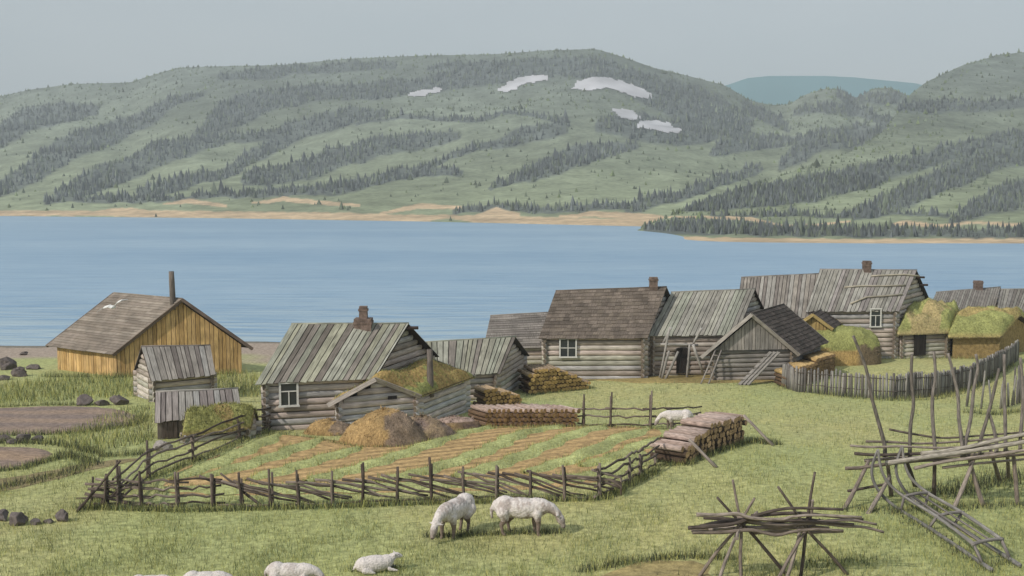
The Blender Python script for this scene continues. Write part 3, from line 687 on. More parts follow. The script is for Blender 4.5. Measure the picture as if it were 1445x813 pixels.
    if roof == 'turf':
        under = MB(); 
        for a, b in ((E0, E1), (F0, F1)):
            n = (b - a).cross(R0 - a).normalized(); n = n if n.z > 0 else -n
            under.slab(a, R0, R1, b, n, -.05, (.07, .055, .045))
        rf = under.build('roof', WOOD, root)
    else:
        m2 = MB(); slope_roof(m2, E0, E1, R0, R1, roof, rpal); slope_roof(m2, F0, F1, R0, R1, roof, rpal)
        m2.tube([R0 + UP * .02, R0.lerp(R1, .33) + UP * .03, R0.lerp(R1, .66) + UP * .02, R1 + UP * .03], .045, 6, pick(rpal))
        rf = m2.build('roof', WOOD, root)
    if barge:
        for (a, m_) in ((E1, R1), (F1, R1), (E0, R0), (F0, R0)):
            b_ = MB(); s_ = r * (.03 if m_ is R1 else -.03); b_.beam(a + s_ - UP * .02, m_ + s_ - UP * .02, .05, .17, r.cross((m_ - a)).normalized().cross(r) if False else r, barge) if False else None
            d = (m_ - a).normalized(); y = r * (.025 if m_ is R1 else -.025); zv = r.cross(d).normalized(); zv = zv if zv.z > 0 else -zv
            p0 = a + r * (.012 if m_ is R1 else -.012); p1 = m_ + r * (.012 if m_ is R1 else -.012)
            b_.hexa([p0 - zv * .13, p1 - zv * .13, p1 + zv * .05, p0 + zv * .05, p0 - zv * .13 + y * 2, p1 - zv * .13 + y * 2, p1 + zv * .05 + y * 2, p0 + zv * .05 + y * 2], barge)
            b_.build('bargeboard', WOOD, root)
    root_info[root.name] = dict(A=A, B=B, C=C, D=D, E0=E0, E1=E1, R0=R0, R1=R1, F0=F0, F1=F1, r=r, zE=zE, roof=rf)
    return root
root_info = {}
def eave_front(name, label, cat, a, b, depth, erow, rl, rr, dY=0, **kw):
    A = at(*a); B = at(*b); u = (B - A); u.z = 0; u.normalize(); n = Vector((-u.y, u.x, 0))
    og = kw.get('og', .35)
    P = A + n * depth / 2
    q1 = ray_plane(rr[0], rr[1], P, n); q0 = ray_plane(rl[0], rl[1], P, n)
    s1 = (q1 - B).dot(u) - og; s0 = (q0 - A).dot(u) + og
    C = B + n * depth + u * s1 * 2; D = A + n * depth + u * s0 * 2; C.z = G(C.x, C.y); D.z = G(D.x, D.y)
    zE = (zrow(A, erow) + zrow(B, erow)) / 2
    return house(name, label, cat, A, B, C, D, zE, q1.z - .1, q0.z - .1, **kw)
def gable_front(name, label, cat, b, c, v, erow, prow, **kw):
    B = at(*b); C = at(*c); A = B + Vector((v[0], v[1], 0)); D = C + Vector((v[0], v[1], 0)); A.z = G(A.x, A.y); D.z = G(D.x, D.y)
    M = (B + C) / 2
    return house(name, label, cat, A, B, C, D, zrow(M, erow), zrow(M, prow) - .1, **kw)
def wall_pt(h, px, py, side='AB', out=.14):
    i = root_info[h.name]; P, Q = i[side[0]], i[side[1]]; d = Q - P; d.z = 0; d.normalize(); n = Vector((d.y, -d.x, 0))
    return ray_plane(px, py, P + n * out, n), d, n
def window(h, x0, y0, x1, y1, side='AB', cols=2, rows=2, top_split=None, out=.16, white=(.62, .61, .58)):
    p00, d, n = wall_pt(h, x0, y1, side, out); p11, _, _ = wall_pt(h, x1, y0, side, out)
    W = (p11 - p00).dot(d); z0, z1 = p00.z, p11.z; H = z1 - z0; f = .075; mb = MB()
    P = lambda u, v, o=0: p00 + d * u + UP * (v) + n * o
    def bar(u0, v0, u1, v1, o=0, t=.05): mb.hexa([P(u0, v0, o), P(u1, v0, o), P(u1, v1, o), P(u0, v1, o), P(u0, v0, o + t), P(u1, v0, o + t), P(u1, v1, o + t), P(u0, v1, o + t)], white)
    bar(0, f, f, H - f); bar(W - f, f, W, H - f); bar(-.03, 0, W + .03, f, 0, .07); bar(-.02, H - f, W + .02, H, 0, .06)
    if top_split: 
        v = H * top_split; bar(f, v - .02, W - f, v + .02, .003, .035); bar(W / 2 - .02, f, W / 2 + .02, v - .02, .003, .035)
    else:
        for k in range(1, cols): bar(W * k / cols - .02, f, W * k / cols + .02, H - f, .003, .035)
        for k in range(1, rows):
            v = H * k / rows
            for c in range(cols): bar(W * c / cols + (.02 if c else f), v - .02, W * (c + 1) / cols - (.02 if c < cols - 1 else f), v + .02, .003, .035)
    wn = mb.build('window', PAINT, h); g = MB(); q = [P(.02, .02, .012), P(W - .02, .02, .012), P(W - .02, H - .02, .012), P(.02, H - .02, .012)]
    g.slab(q[0], q[1], q[2], q[3], -n, .03, (.02, .02, .02)); g.build('pane', GLASS, wn)
def door(h, x0, y0, x1, y1, side='AB', out=.16, col=(.03, .025, .022), frame=None):
    p00, d, n = wall_pt(h, x0, y1, side, out); p11, _, _ = wall_pt(h, x1, y0, side, out); W = (p11 - p00).dot(d); H = p11.z - p00.z; mb = MB()
    t = 0
    while t < W - .03:
        t1 = min(W, t + .2); a = p00 + d * (t + .006); b = p00 + d * (t1 - .006); mb.slab(a, a + UP * H, b + UP * H, b, n, .03, pick([col], .2)); t = t1
    dr = mb.build('door', WOOD, h)
    if frame:
        f = MB()
        for u in (-.07, W + .07): f.beam(p00 + d * u + n * .03, p00 + d * u + n * .03 + UP * (H + .02), .1, .08, n, frame)
        f.beam(p00 + d * -.12 + n * .03 + UP * (H + .07), p00 + d * (W + .12) + n * .03 + UP * (H + .07), .1, .1, n, frame); f.build('door_frame', WOOD, dr)
def roof_at(h, px, py, slope='front'):
    i = root_info[h.name]; a, b, c = (i['E0'], i['E1'], i['R1']) if slope == 'front' else (i['F0'], i['F1'], i['R1'])
    n = (b - a).cross(c - a).normalized(); return ray_plane(px, py, a, n)
def chimney(h, px, ptop, pbot, wpx, kind='brick', slope='front'):
    i = root_info[h.name]; P = roof_at(h, px, pbot, slope); sc = P.y / F; wd = wpx * sc; zt = zrow(P, ptop); mb = MB()
    if kind == 'ridge': 
        rn = i['r'].cross(UP).normalized(); P = ray_plane(px, pbot, i['R0'], rn); zt = zrow(P, ptop)
    b = P.z - .35
    if kind == 'pole':
        mb.stick((P.x, P.y, b), (P.x - .04, P.y, zt), wd / 2 * 1.05, wd / 2 * .9, (.17, .145, .13), 8, 4, .01, (.07, .06, .05)); mb.build('chimney', WOOD, i['roof']); return
    c = (.17, .125, .105); n = max(3, int((zt - b) / .1)); hh = (zt - b) / n
    for k in range(n):
        z = b + k * hh; e = (.03 if k == n - 2 else 0) + random.uniform(-.004, .004)
        w2 = wd / 2 + e; cc = pick([c], .25); mb.box((P.x - w2, P.y - w2, z + .004), (P.x + w2, P.y + w2, z + hh - .004), cc)
        mb.box((P.x - w2 + .02, P.y - w2 + .02, z - .004), (P.x + w2 - .02, P.y + w2 - .02, z + .0045), (.2, .18, .16))
    mb.build('chimney', STONE, i['roof'])

# 1 ochre barn
OCH = [(.53, .345, .15), (.58, .39, .175), (.47, .30, .125), (.55, .365, .17)]
BRNR = [(.25, .21, .18), (.22, .185, .155), (.28, .24, .205)]
barn = gable_front('barn', 'large ochre board barn with low brown roof at the left lakeshore', 'barn', (166, 532), (341, 527), (-4.55, 3.2), 489, 421, wall='plank', wpal=OCH, roof='board', rpal=BRNR, oh=.55, og=.3, barge=(.17, .125, .10))
chimney(barn, 244, 383, 428, 8, 'pole')
# 2 small log store
st = eave_front('storehouse', 'narrow log storehouse with silvery plank roof in front of the ochre barn', 'storehouse', (217, 567), (300, 562), 2.6, 529, (199, 489), (297, 487), oh=.3, og=.15, rpal=[(.34, .315, .29), (.30, .27, .245), (.37, .35, .33), (.22, .19, .175)])
# 3 plank shed
sh = eave_front('shed', 'low plank shed with pale board roof behind the hay topped hut', 'shed', (224, 620), (338, 613), 1.6, 588, (219, 553), (336, 548), oh=.2, og=.12, wall='plank', rpal=[(.36, .335, .31), (.33, .29, .275), (.39, .375, .36), (.25, .215, .205)], wpal=[(.23, .19, .165), (.19, .155, .135)])
door(sh, 229, 592, 250, 619, out=.06, col=(.13, .10, .085))
# 4 hay topped hut
GT, BT = (.34, .335, .125), (.38, .28, .12)
ht = eave_front('hut', 'tiny log hut topped with a thick hay roof beside the rail fence', 'hut', (263, 625), (352, 618), .6, 604, (262, 579), (360, 575), oh=.22, og=.12, roof='turf', course=.2)
i_ = root_info[ht.name]; turf_roof(i_['roof'] if False else ht, i_['E0'], i_['E1'], i_['R0'], i_['R1'], i_['F0'], i_['F1'], GT, BT, .30, 3, 1.2, bt=.12)
# 5 main log house left
hA_ = eave_front('log_house', 'log house with big plank roof and white four-pane window left of the turf roofed sauna', 'house', (378, 607), (524, 604), 4.6, 533, (411, 457), (577, 456), oh=.35, og=.3)
window(hA_, 394, 538, 421, 575, top_split=.62)
chimney(hA_, 513, 449, 460, 24, 'ridge'); chimney(hA_, 513, 432, 458, 11, 'ridge')
# 6 long shed behind sauna
hB_ = eave_front('log_shed', 'log shed with grey plank roof and dark open gable behind the turf roofed sauna', 'shed', (596, 570), (700, 564), 4.2, 528, (578, 484), (728, 475), oh=.3, og=.3)
# 7 turf roofed sauna
sa = gable_front('sauna', 'small log sauna with green and brown turf roof and pale gable boards', 'sauna', (481, 608), (590, 601), (1.7, 3.9), 560, 531, roof='turf', oh=.35, og=.3, barge=(.42, .37, .33), course=.24, wpal=[(.52, .48, .46), (.55, .47, .43), (.47, .46, .46), (.56, .52, .48)])
i_ = root_info[sa.name]; turf_roof(sa, i_['E0'], i_['E1'], i_['R0'], i_['R1'], i_['F0'], i_['F1'], (.31, .32, .115), (.36, .25, .10), .2, 8, 1.4, bt=-.05)
chimney(sa, 608, 493, 548, 9, 'pole', 'back')
door(sa, 547, 558, 560, 564, 'BC', .16, (.025, .02, .02))
# 8 grey shingled barn behind
bgb = eave_front('log_barn', 'faded grey barn with sagging roof half hidden left of the thatched house', 'barn', (690, 527), (790, 525), 4.5, 489, (692, 445), (790, 440), oh=.3, og=.3, roof='board', rpal=[(.23, .205, .19), (.26, .235, .215), (.20, .18, .165)])
# 9 house with dark shake roof
hD = eave_front('log_house', 'log house with dark brown shingle roof and white window in the village centre', 'house', (770, 536), (908, 534), 5.0, 473, (784, 410), (941, 405), oh=.4, og=.3, roof='shake', rpal=[(.165, .135, .11), (.135, .11, .092), (.19, .155, .13)], course=.27)
window(hD, 789, 477, 814, 505, cols=2, rows=2)
chimney(hD, 922, 391, 406, 11, 'ridge')
# 10 plank roofed house with porch
LG = [(.33, .32, .275), (.29, .275, .245), (.36, .345, .31), (.31, .315, .265), (.25, .235, .21)]
hE = eave_front('log_house', 'log house with pale plank roof and propped porch frame around a dark doorway', 'house', (922, 531), (1036, 530), 5.0, 470, (947, 412), (1066, 408), oh=.35, og=.2, rpal=LG)
door(hE, 954, 491, 971, 527)
# 11 gabled store barn
hF = gable_front('log_barn', 'gable-fronted barn with vertical boards over log wall and dark roof', 'barn', (1008, 537), (1117, 537), (2.4, 4.0), 490, 441, gable='plank', gpal=[(.30, .275, .255), (.27, .25, .23), (.33, .30, .275)], wpal=[(.26, .24, .22), (.29, .26, .24), (.22, .205, .19)], roof='shake', rpal=[(.085, .068, .062), (.11, .09, .08), (.07, .058, .052)], oh=.75, og=.45, barge=(.34, .31, .28))
# 12 long barn and 13 tall house
hG = eave_front('log_barn', 'long weathered barn with plank roof joining the tall house on its left', 'barn', (1042, 510), (1150, 508), 5.0, 446, (1046, 391), (1163, 386), oh=.3, og=.2, rpal=[(.29, .26, .23), (.24, .215, .195), (.33, .31, .285), (.20, .175, .16)])
hH = eave_front('log_house', 'tall log house with patched plank roof, loose roof poles and white window', 'house', (1143, 508), (1262, 506), 5.0, 437, (1157, 380), (1294, 381), oh=.3, og=.3, rpal=[(.28, .265, .235), (.24, .215, .20), (.33, .315, .285), (.30, .27, .26)], course=.3)
window(hH, 1227, 435, 1244, 462, top_split=.62)
chimney(hH, 1223, 368, 383, 10, 'ridge')
def roof_poles():
    i = root_info[hH.name]; n = (i['E1'] - i['E0']).cross(i['R1'] - i['E0']).normalized(); n = n if n.z > 0 else -n
    for pts in ([(1229, 400 - 9), (1250, 390), (1275, 389), (1297, 391)], [(1191, 407), (1215, 405), (1250, 405), (1277, 404)], [(1200, 430), (1222, 421), (1250, 419), (1273, 417)]):
        mb = MB(); mb.tube([roof_at(hH, *p) + n * .1 for p in pts], .055, 7, (.40, .36, .29)); mb.build('roof_pole', WOOD, hH)
roof_poles()
# 14 small yellow gable shed
hI = gable_front('shed', 'small yellow-gabled shed with dark roof squeezed between barn and tall house', 'shed', (1121, 514), (1172, 514), (1.0, 2.0), 462, 442, wall='plank', wpal=[(.40, .285, .11), (.43, .31, .13)], roof='shake', rpal=[(.08, .065, .06), (.10, .082, .075)], oh=.2, og=.25, barge=(.44, .33, .14))
# 15 turf roofed hut with door and earth cellar
hJ = eave_front('hut', 'log hut with mossy turf roof and dark door beside the tall house', 'hut', (1273, 506), (1335, 505), 3.4, 467, (1279, 436), (1352, 437), oh=.5, og=.35, roof='turf')
i_ = root_info[hJ.name]; turf_roof(hJ, i_['E0'], i_['E1'], i_['R0'], i_['R1'], i_['F0'], i_['F1'], (.31, .32, .12), (.40, .32, .16), .62, 15, 4.0)
door(hJ, 1289, 470, 1307, 502)
hJ2 = eave_front('cellar', 'earth-walled cellar with green turf roof at the right edge', 'cellar', (1343, 506), (1410, 506), 4.0, 473, (1350, 443), (1440, 444), oh=.45, og=.25, roof='turf', wall='earth')
i_ = root_info[hJ2.name]; turf_roof(hJ2, i_['E0'], i_['E1'], i_['R0'], i_['R1'], i_['F0'], i_['F1'], (.31, .32, .12), (.36, .28, .12), .55, 25, 4.0)
hK = eave_front('log_house', 'far log house with grey plank roof and short chimney behind the turf roofs', 'house', (1312, 468), (1400, 466), 5.5, 437, (1321, 412), (1412, 405), oh=.35, og=.2, rpal=[(.25, .23, .21), (.20, .18, .165), (.29, .275, .25)])
chimney(hK, 1380, 396, 409, 10, 'ridge')
hK2 = eave_front('log_barn', 'far plank-roofed barn cut by the right edge behind the turf cellar', 'barn', (1408, 472), (1500, 470), 5.5, 440, (1412, 408), (1530, 407), oh=.35, og=.2, rpal=[(.23, .215, .20), (.19, .17, .155), (.27, .255, .23)])
# beams sticking out of gables
for h, L in ((hA_, [(.0, -.05)]), (hH, [(.0, -.35), (.0, -.9)])):
    i = root_info[h.name]
    for s_, dz in L:
        mb = MB(); fr = -dz / max(.1, (i['R1'].z - i['F1'].z)); p = i['R1'].lerp(i['F1'], min(.8, fr)) + UP * -.12
        mb.tube([p - i['r'] * .4, p + i['r'] * .35], .07, 7, (.12, .08, .07), (.10, .06, .05)); mb.build('roof_beam', WOOD, h)
# porch frame of hE, ladder and ramp at hF
def sticks_thing(name, label, cat, segs, part, mat=WOOD, group=None, n=6):
    c = segs[0][0]; root = thing(name, label, cat, (c[0], c[1], G(c[0], c[1])), group)
    for s_ in segs:
        mb = MB(); mb.stick(s_[0], s_[1], s_[2], s_[3] if len(s_) > 3 else s_[2], pick([(.27, .245, .225), (.31, .28, .26)]) if len(s_) < 5 else s_[4], n, 5, .012); mb.build(part, mat, root)
    return root
def porch():
    i = root_info[hE.name]; Yf = (i['A'].y + i['B'].y) / 2; q = lambda x, y, d: on_plane_y(x, y, Yf - d)
    gl = lambda x, d: Vector(((x - CX) / F * (Yf - d) * 1.0, Yf - d, G((x - CX) / F * (Yf - d), Yf - d)))
    segs = []
    L = [((933, 528), (945, 462), .9), ((947, 462), (935, 486), .9), ((972, 528), (973, 486), .9), ((990, 463), (978, 486), .9), ((932, 486), (985, 487), .9), ((936, 528), (944, 495), 1.3), ((941, 529), (957, 496), 1.35), ((978, 487), (992, 526), 1.2)]
    root = thing('porch_frame', 'rickety grey pole frame propped in front of the dark doorway', 'porch frame', tuple(gl(950, 1.0)))
    for (a, b, d) in L:
        mb = MB(); pa = q(a[0], a[1], d); pb = q(b[0], b[1], d if a[1] > 500 else d - .25)
        if a[1] > 520: pa = gl(a[0], d); pa.z -= .05
        mb.stick(pa, pb, .075, .065, pick([(.38, .36, .34), (.33, .31, .29)]), 7, 3, .01); mb.build('post' if a[1] > 500 else 'rail', WOOD, root)
porch()
def ladder():
    i = root_info[hF.name]; Yf = i['B'].y; q = lambda x, y, d: on_plane_y(x, y, Yf - d)
    a0 = q(989, 533, 1.3); a1 = q(1010, 493, .35); b0 = q(1000, 533, 1.3); b1 = q(1018, 494, .35)
    a0.z = G(a0.x, a0.y); b0.z = G(b0.x, b0.y)
    root = thing('ladder', 'wooden ladder leaning on the left of the gable-fronted barn', 'ladder', tuple(a0))
    for p, r_ in ((a0, a1), (b0, b1)):
        mb = MB(); mb.stick(p, r_, .045, .04, (.30, .27, .25), 6, 3, .005); mb.build('rail', WOOD, root)
    for k in range(5):
        t = .15 + k * .17; mb = MB(); mb.stick(a0.lerp(a1, t), b0.lerp(b1, t), .03, .03, (.26, .23, .21), 6, 1, 0); mb.build('rung', WOOD, root)
    p0 = q(1052, 536, 1.7); p0.z = G(p0.x, p0.y) + .03; p1 = q(1096, 497, .3); d = (p1 - p0).normalized()
    mb = MB(); 
    for k in range(3):
        y = Vector((-.30 + .2 * k, -.02 * k, 0)); mb.beam(p0 + y, p1 + y, .19, .06, Vector((.4, .2, 1)).normalized(), pick([(.27, .25, .23), (.22, .2, .18)]))
    for k in range(5):
        c = p0.lerp(p1, .12 + .18 * k) + Vector((-.1, 0, .05)); mb.beam(c + Vector((-.32, 0, 0)), c + Vector((.32, 0, 0)), .05, .04, UP, (.16, .14, .12))
    tag(mb.build('ramp', WOOD, org=(p0.x, p0.y, G(p0.x, p0.y))), 'plank ramp leaning up to the barn wall right of the ladder', 'ramp')
ladder()
# hay stack by the tall house
def mound(name, label, cat, a, b, depth, trow, col, mat=HAY, boxy=2.0, seed=0, cfun=None, blades=900, group=None, jag=.12, skew=0):
    A = at(*a); B = at(*b); c = (A + B) / 2; rx = (B - A).length / 2; c = c + Vector((0, depth / 2, 0)); h = zrow(c, trow) - G(c.x, c.y) + .05
    NU, NV_ = 56, 22; V_ = []; C_ = []
    for j in range(NV_):
        ph = j / (NV_ - 1) * math.pi / 2
        for i in range(NU):
            th = 2 * math.pi * i / NU; cs, sn = math.cos(th), math.sin(th)
            e = 2 / boxy; sx = math.copysign(abs(cs) ** e, cs); sy = math.copysign(abs(sn) ** e, sn); cr = math.cos(ph) ** e; zz = math.sin(ph) ** e
            x = c.x + rx * sx * cr + skew * zz; y = c.y + depth / 2 * sy * cr; z0 = G(x, y); nz = noise.noise(Vector((x * 1.6, y * 1.6, zz * 2 + seed))) + .5 * noise.noise(Vector((x * 5, y * 5, zz * 5 + seed)))
            z = z0 - .06 + h * zz * (1 + jag * nz); V_.append((x + jag * nz * .6 * cs * cr, y + jag * nz * .6 * sn * cr, z)); C_.append(cfun(x - c.x, y - c.y, zz, nz) if cfun else col)
    V_ = np.array(V_); Fc = []
    for j in range(NV_ - 1):
        for i in range(NU): Fc.append((j * NU + i, j * NU + (i + 1) % NU, (j + 1) * NU + (i + 1) % NU, (j + 1) * NU + i))
    o = np_mesh(name, V_, np.array(Fc), np.array(C_), mat, loc=(c.x, c.y, G(c.x, c.y)), smooth=True); tag(o, label, cat, group)
    if blades:
        k = rng.integers(0, len(V_), blades); P = V_[k] + rng.normal(0, .03, (blades, 3)); hh = rng.uniform(.06, .18, blades); ax = rng.normal(0, .012, (blades, 3)); tip = P + rng.normal(0, .5, (blades, 3)) * hh[:, None] + np.array([0, -.02, -.02])
        cc = np.array(C_)[k] * rng.uniform(.6, 1.3, (blades, 1))
        g = np_mesh('loose_straw', np.stack([P - ax, P + ax, tip], 1).reshape(-1, 3), np.arange(3 * blades).reshape(-1, 3), np.repeat(cc, 3, 0), GRASSM, loc=(c.x, c.y, G(c.x, c.y))); g.parent = o; g.location = (0, 0, 0); g['kind'] = 'stuff'
    return o
HAYC = (.40, .27, .10)
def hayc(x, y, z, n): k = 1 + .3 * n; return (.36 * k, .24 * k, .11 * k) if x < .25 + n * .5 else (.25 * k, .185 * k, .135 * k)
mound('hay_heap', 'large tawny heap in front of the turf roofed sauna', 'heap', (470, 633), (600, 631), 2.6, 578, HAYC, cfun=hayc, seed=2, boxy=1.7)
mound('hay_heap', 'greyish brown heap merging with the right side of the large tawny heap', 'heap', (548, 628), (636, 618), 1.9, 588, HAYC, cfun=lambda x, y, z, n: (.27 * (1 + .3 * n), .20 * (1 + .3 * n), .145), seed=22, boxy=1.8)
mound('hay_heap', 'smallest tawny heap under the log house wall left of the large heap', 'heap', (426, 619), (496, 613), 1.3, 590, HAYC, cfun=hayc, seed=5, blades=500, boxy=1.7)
mound('earth_heap', 'dark brown earth heap against the sauna between large heap and woodpile', 'heap', (604, 614), (672, 606), 1.6, 588, (.17, .12, .09), seed=9, mat=EARTH, cfun=lambda x, y, z, n: (.34, .25, .21) if z > .7 else (.16 * (1 + .4 * n), .11 * (1 + .4 * n), .075), blades=700)
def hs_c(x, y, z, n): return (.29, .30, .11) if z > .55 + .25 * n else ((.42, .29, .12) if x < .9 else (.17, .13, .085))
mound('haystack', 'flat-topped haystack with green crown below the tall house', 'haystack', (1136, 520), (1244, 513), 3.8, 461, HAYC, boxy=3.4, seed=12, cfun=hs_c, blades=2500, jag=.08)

# ------------------------------------------------------------------ woodpiles
def woodpile(label, a, b, axis, loglen, rows, rad, bark, endc, topc, taper=None, shift=(0, 0), cap=100):
    P = at(*a); Q = at(*b); d = Q - P; d.z = 0; ln = d.length; d.normalize(); ax = Vector((axis[0], axis[1], 0)).normalized()
    root = thing('woodpile', label, 'woodpile', tuple((P + Q) / 2)); cnt = 0; extra = MB()
    for r_ in range(rows):
        n = int(ln / (rad * 2)); off = rad if r_ % 2 else 0
        for k in range(n):
            t = off + rad + k * rad * 2
            if t > ln: continue
            if taper and r_ >= rows * taper(t / ln): continue
            top = r_ == rows - 1 or (taper and r_ + 1 >= rows * taper(t / ln))
            rr = rad * random.uniform(.80, .98); j = random.uniform(-.08, .08); p = P + d * t - ax * j; z = G(p.x, p.y) + rad + r_ * rad * 1.74
            L = loglen * random.uniform(.93, 1.06); q = p + ax * L
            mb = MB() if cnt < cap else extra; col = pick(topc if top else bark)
            m = p.lerp(q, .5)
            mb.tube([(p.x, p.y, z), (m.x, m.y, z + random.uniform(-.01, .01)), (q.x, q.y, z + random.uniform(-.02, .02))], [rr, rr * random.uniform(.93, 1.05), rr * .95], 8, col, pick([endc], .3))
            if cnt < cap: mb.build('log', BARK, root)
            cnt += 1
    o = extra.build('stacked_log', BARK, root)
    if o: tag(o, kind='stuff')
    return root
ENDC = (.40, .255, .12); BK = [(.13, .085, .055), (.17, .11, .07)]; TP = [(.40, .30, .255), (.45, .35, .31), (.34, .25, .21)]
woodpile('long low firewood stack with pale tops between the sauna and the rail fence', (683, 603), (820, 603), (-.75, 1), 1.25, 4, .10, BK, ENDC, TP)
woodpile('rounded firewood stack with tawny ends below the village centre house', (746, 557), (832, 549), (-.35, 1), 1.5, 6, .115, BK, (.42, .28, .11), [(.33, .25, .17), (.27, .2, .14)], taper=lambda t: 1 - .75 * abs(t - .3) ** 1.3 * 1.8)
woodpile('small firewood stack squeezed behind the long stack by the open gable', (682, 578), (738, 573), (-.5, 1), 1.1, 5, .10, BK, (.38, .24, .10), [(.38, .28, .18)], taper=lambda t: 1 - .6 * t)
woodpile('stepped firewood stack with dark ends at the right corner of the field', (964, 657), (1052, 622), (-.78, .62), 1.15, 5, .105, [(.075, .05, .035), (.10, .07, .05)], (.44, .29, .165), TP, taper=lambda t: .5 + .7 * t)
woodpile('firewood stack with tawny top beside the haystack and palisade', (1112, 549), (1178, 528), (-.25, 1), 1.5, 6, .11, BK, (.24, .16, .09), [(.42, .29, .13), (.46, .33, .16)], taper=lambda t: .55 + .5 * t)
def prop(label, a, b, hz, dY=0):
    A = at(*a); B = on_plane_y(b[0], b[1], at(*a).y + dY); mb = MB(); mb.stick(A, B, .06, .05, (.34, .29, .26), 7, 3, .01); tag(mb.build('prop_pole', WOOD, org=tuple(A)), label, 'pole')
prop('leaning pole propping the far right end of the stepped firewood stack', (1091, 629), (1049, 586), .9, .5)
prop('leaning pole propping the front face of the stepped firewood stack', (1011, 660), (972, 620), .9, .35)

# ------------------------------------------------------------------ fences
FC = [(.12, .095, .08), (.17, .135, .115), (.085, .065, .055), (.22, .18, .155)]
def rail_fence(label, posts, tops, slanted, rails=4, h=.95, lead=0, tail=0, pairs=True):
    W = [at(*p) for p in posts]; root = thing('rail_fence', label, 'fence', tuple(W[len(W) // 2]))
    S_ = [0]; 
    for a, b in zip(W, W[1:]): S_.append(S_[-1] + (b - a).length)
    def pos(s_, z):
        s_ = max(-.6, min(S_[-1] + .6, s_)); k = 0
        while k < len(W) - 2 and s_ > S_[k + 1]: k += 1
        q = W[k].lerp(W[k + 1], (s_ - S_[k]) / max(.01, S_[k + 1] - S_[k])); return Vector((q.x, q.y, G(q.x, q.y) + z))
    for w_, tr in zip(W, tops):
        ht_ = (zrow(w_, tr) - w_.z) if tr else h
        for k in range(2 if pairs else 1):
            d = .055 * (1 if k else -1) if pairs else 0; mb = MB(); hh = ht_ * (1 if k == 0 else random.uniform(.72, .95))
            mb.stick((w_.x + random.uniform(-.02, .02), w_.y + d * 1.4, w_.z - .1), (w_.x + random.uniform(-.07, .05), w_.y + d + random.uniform(-.03, .03), w_.z + hh), .048, .034, pick(FC), 6, 4, .012); mb.build('post', BARK, root)
    cnt = 0
    if not slanted:
        for k in range(len(W) - 1):
            for r_ in range(rails):
                z = h * (.12 + .72 * r_ / max(1, rails - 1)); e = random.uniform(.15, .35)
                pts = [pos(S_[k] - e, z + random.uniform(-.04, .04))] + [pos(S_[k] + (S_[k + 1] - S_[k]) * t, z + random.uniform(-.055, .055)) for t in (.2, .4, .6, .8)] + [pos(S_[k + 1] + e, z + random.uniform(-.05, .05))]
                mb = MB(); mb.tube(pts, [.034 * random.uniform(.85, 1.15) for _ in pts], 6, pick(FC)); mb.build('rail', BARK, root)
    else:
        s_ = -.4; 
        while s_ < S_[-1]:
            L = random.uniform(1.9, 2.5); z0 = h * random.uniform(.70, .84); z1 = h * random.uniform(.05, .25)
            pts = []
            for t in (0, .2, .4, .6, .8, 1):
                tt = t; z = z0 + (z1 - z0) * (tt ** 1.15) + random.uniform(-.045, .045); pts.append(pos(s_ + L * t, max(.05, z)))
            mb = MB(); mb.tube(pts, [.037 * random.uniform(.85, 1.1) * (1.15 - .35 * k / 5) for k in range(6)], 6, pick(FC)); mb.build('rail', BARK, root); s_ += random.uniform(.30, .42)
        for k in range(len(W) - 1):
            z = h * .06; pts = [pos(S_[k] + (S_[k + 1] - S_[k]) * t, z + random.uniform(-.02, .03)) for t in (-.1, .3, .7, 1.1)]; mb = MB(); mb.tube(pts, .03, 6, pick(FC)); mb.build('rail', BARK, root)
    return root
front = [(302, 714), (342, 716), (383, 717), (422, 714), (469, 713), (512, 711), (561, 710), (609, 708), (655, 706), (701, 704), (749, 706), (797, 707), (845, 704)]
ftop = [669, 666, 661, 663, 664, 652, 658, 645, 658, 656, 663, 656, 653]
rail_fence('long front fence of slanting rails along the near side of the field', front, ftop, True, h=.92)
rail_fence('short run of level rails at the left corner of the field fence', [(150, 716), (200, 717), (252, 717), (302, 714)], [668, 664, 665, 668], False, 4, h=.85)
rail_fence('left fence of wavy rails climbing from the corner to the log house', [(168, 716), (209, 675), (273, 650), (339, 621), (379, 608)], [649, 621, 613, 588, 590], False, 4, h=1.0)
rail_fence('right end of the field fence climbing to the stepped firewood stack', [(845, 704), (888, 682), (903, 673), (926, 657)], [653, 645, 640, 640], False, 4, h=.95)
rail_fence('back fence of level rails between the long woodpile and the white sheep', [(823, 602), (861, 603), (918, 603), (948, 603), (985, 598)], [556, 553, 551, 580, 583], False, 3, h=.85)
def corner_tangle():
    root = None; c = at(130, 716); root = thing('brushwood_barrier', 'tangle of crossed poles closing the left corner of the field fence', 'barrier', tuple(c))
    for (x0, y0, x1, y1, dY) in ((108, 723, 133, 692, .2), (110, 721, 170, 650, .3), (128, 713, 131, 673, 0), (140, 716, 160, 675, .1), (152, 714, 148, 680, 0), (120, 683, 195, 684, .1), (108, 704, 190, 700, .15), (120, 697, 205, 712, .05), (112, 712, 160, 716, 0), (124, 690, 175, 697, .2), (135, 716, 183, 678, .1)):
        a = at(x0, y0) if y0 > 700 else on_plane_y(x0, y0, c.y); b = on_plane_y(x1, y1, a.y + dY); mb = MB(); mb.stick(a, b, .042, .03, pick(FC), 6, 4, .02); mb.build('pole', BARK, root)
    mb = MB(); mb.stick(at(372, 716), on_plane_y(311, 668, at(372, 716).y + .3), .04, .03, pick(FC), 6, 5, .02); tag(mb.build('prop_pole', BARK, org=tuple(at(372, 716))), 'diagonal brace pole leaning on the front rail fence near its left end', 'pole')
corner_tangle()
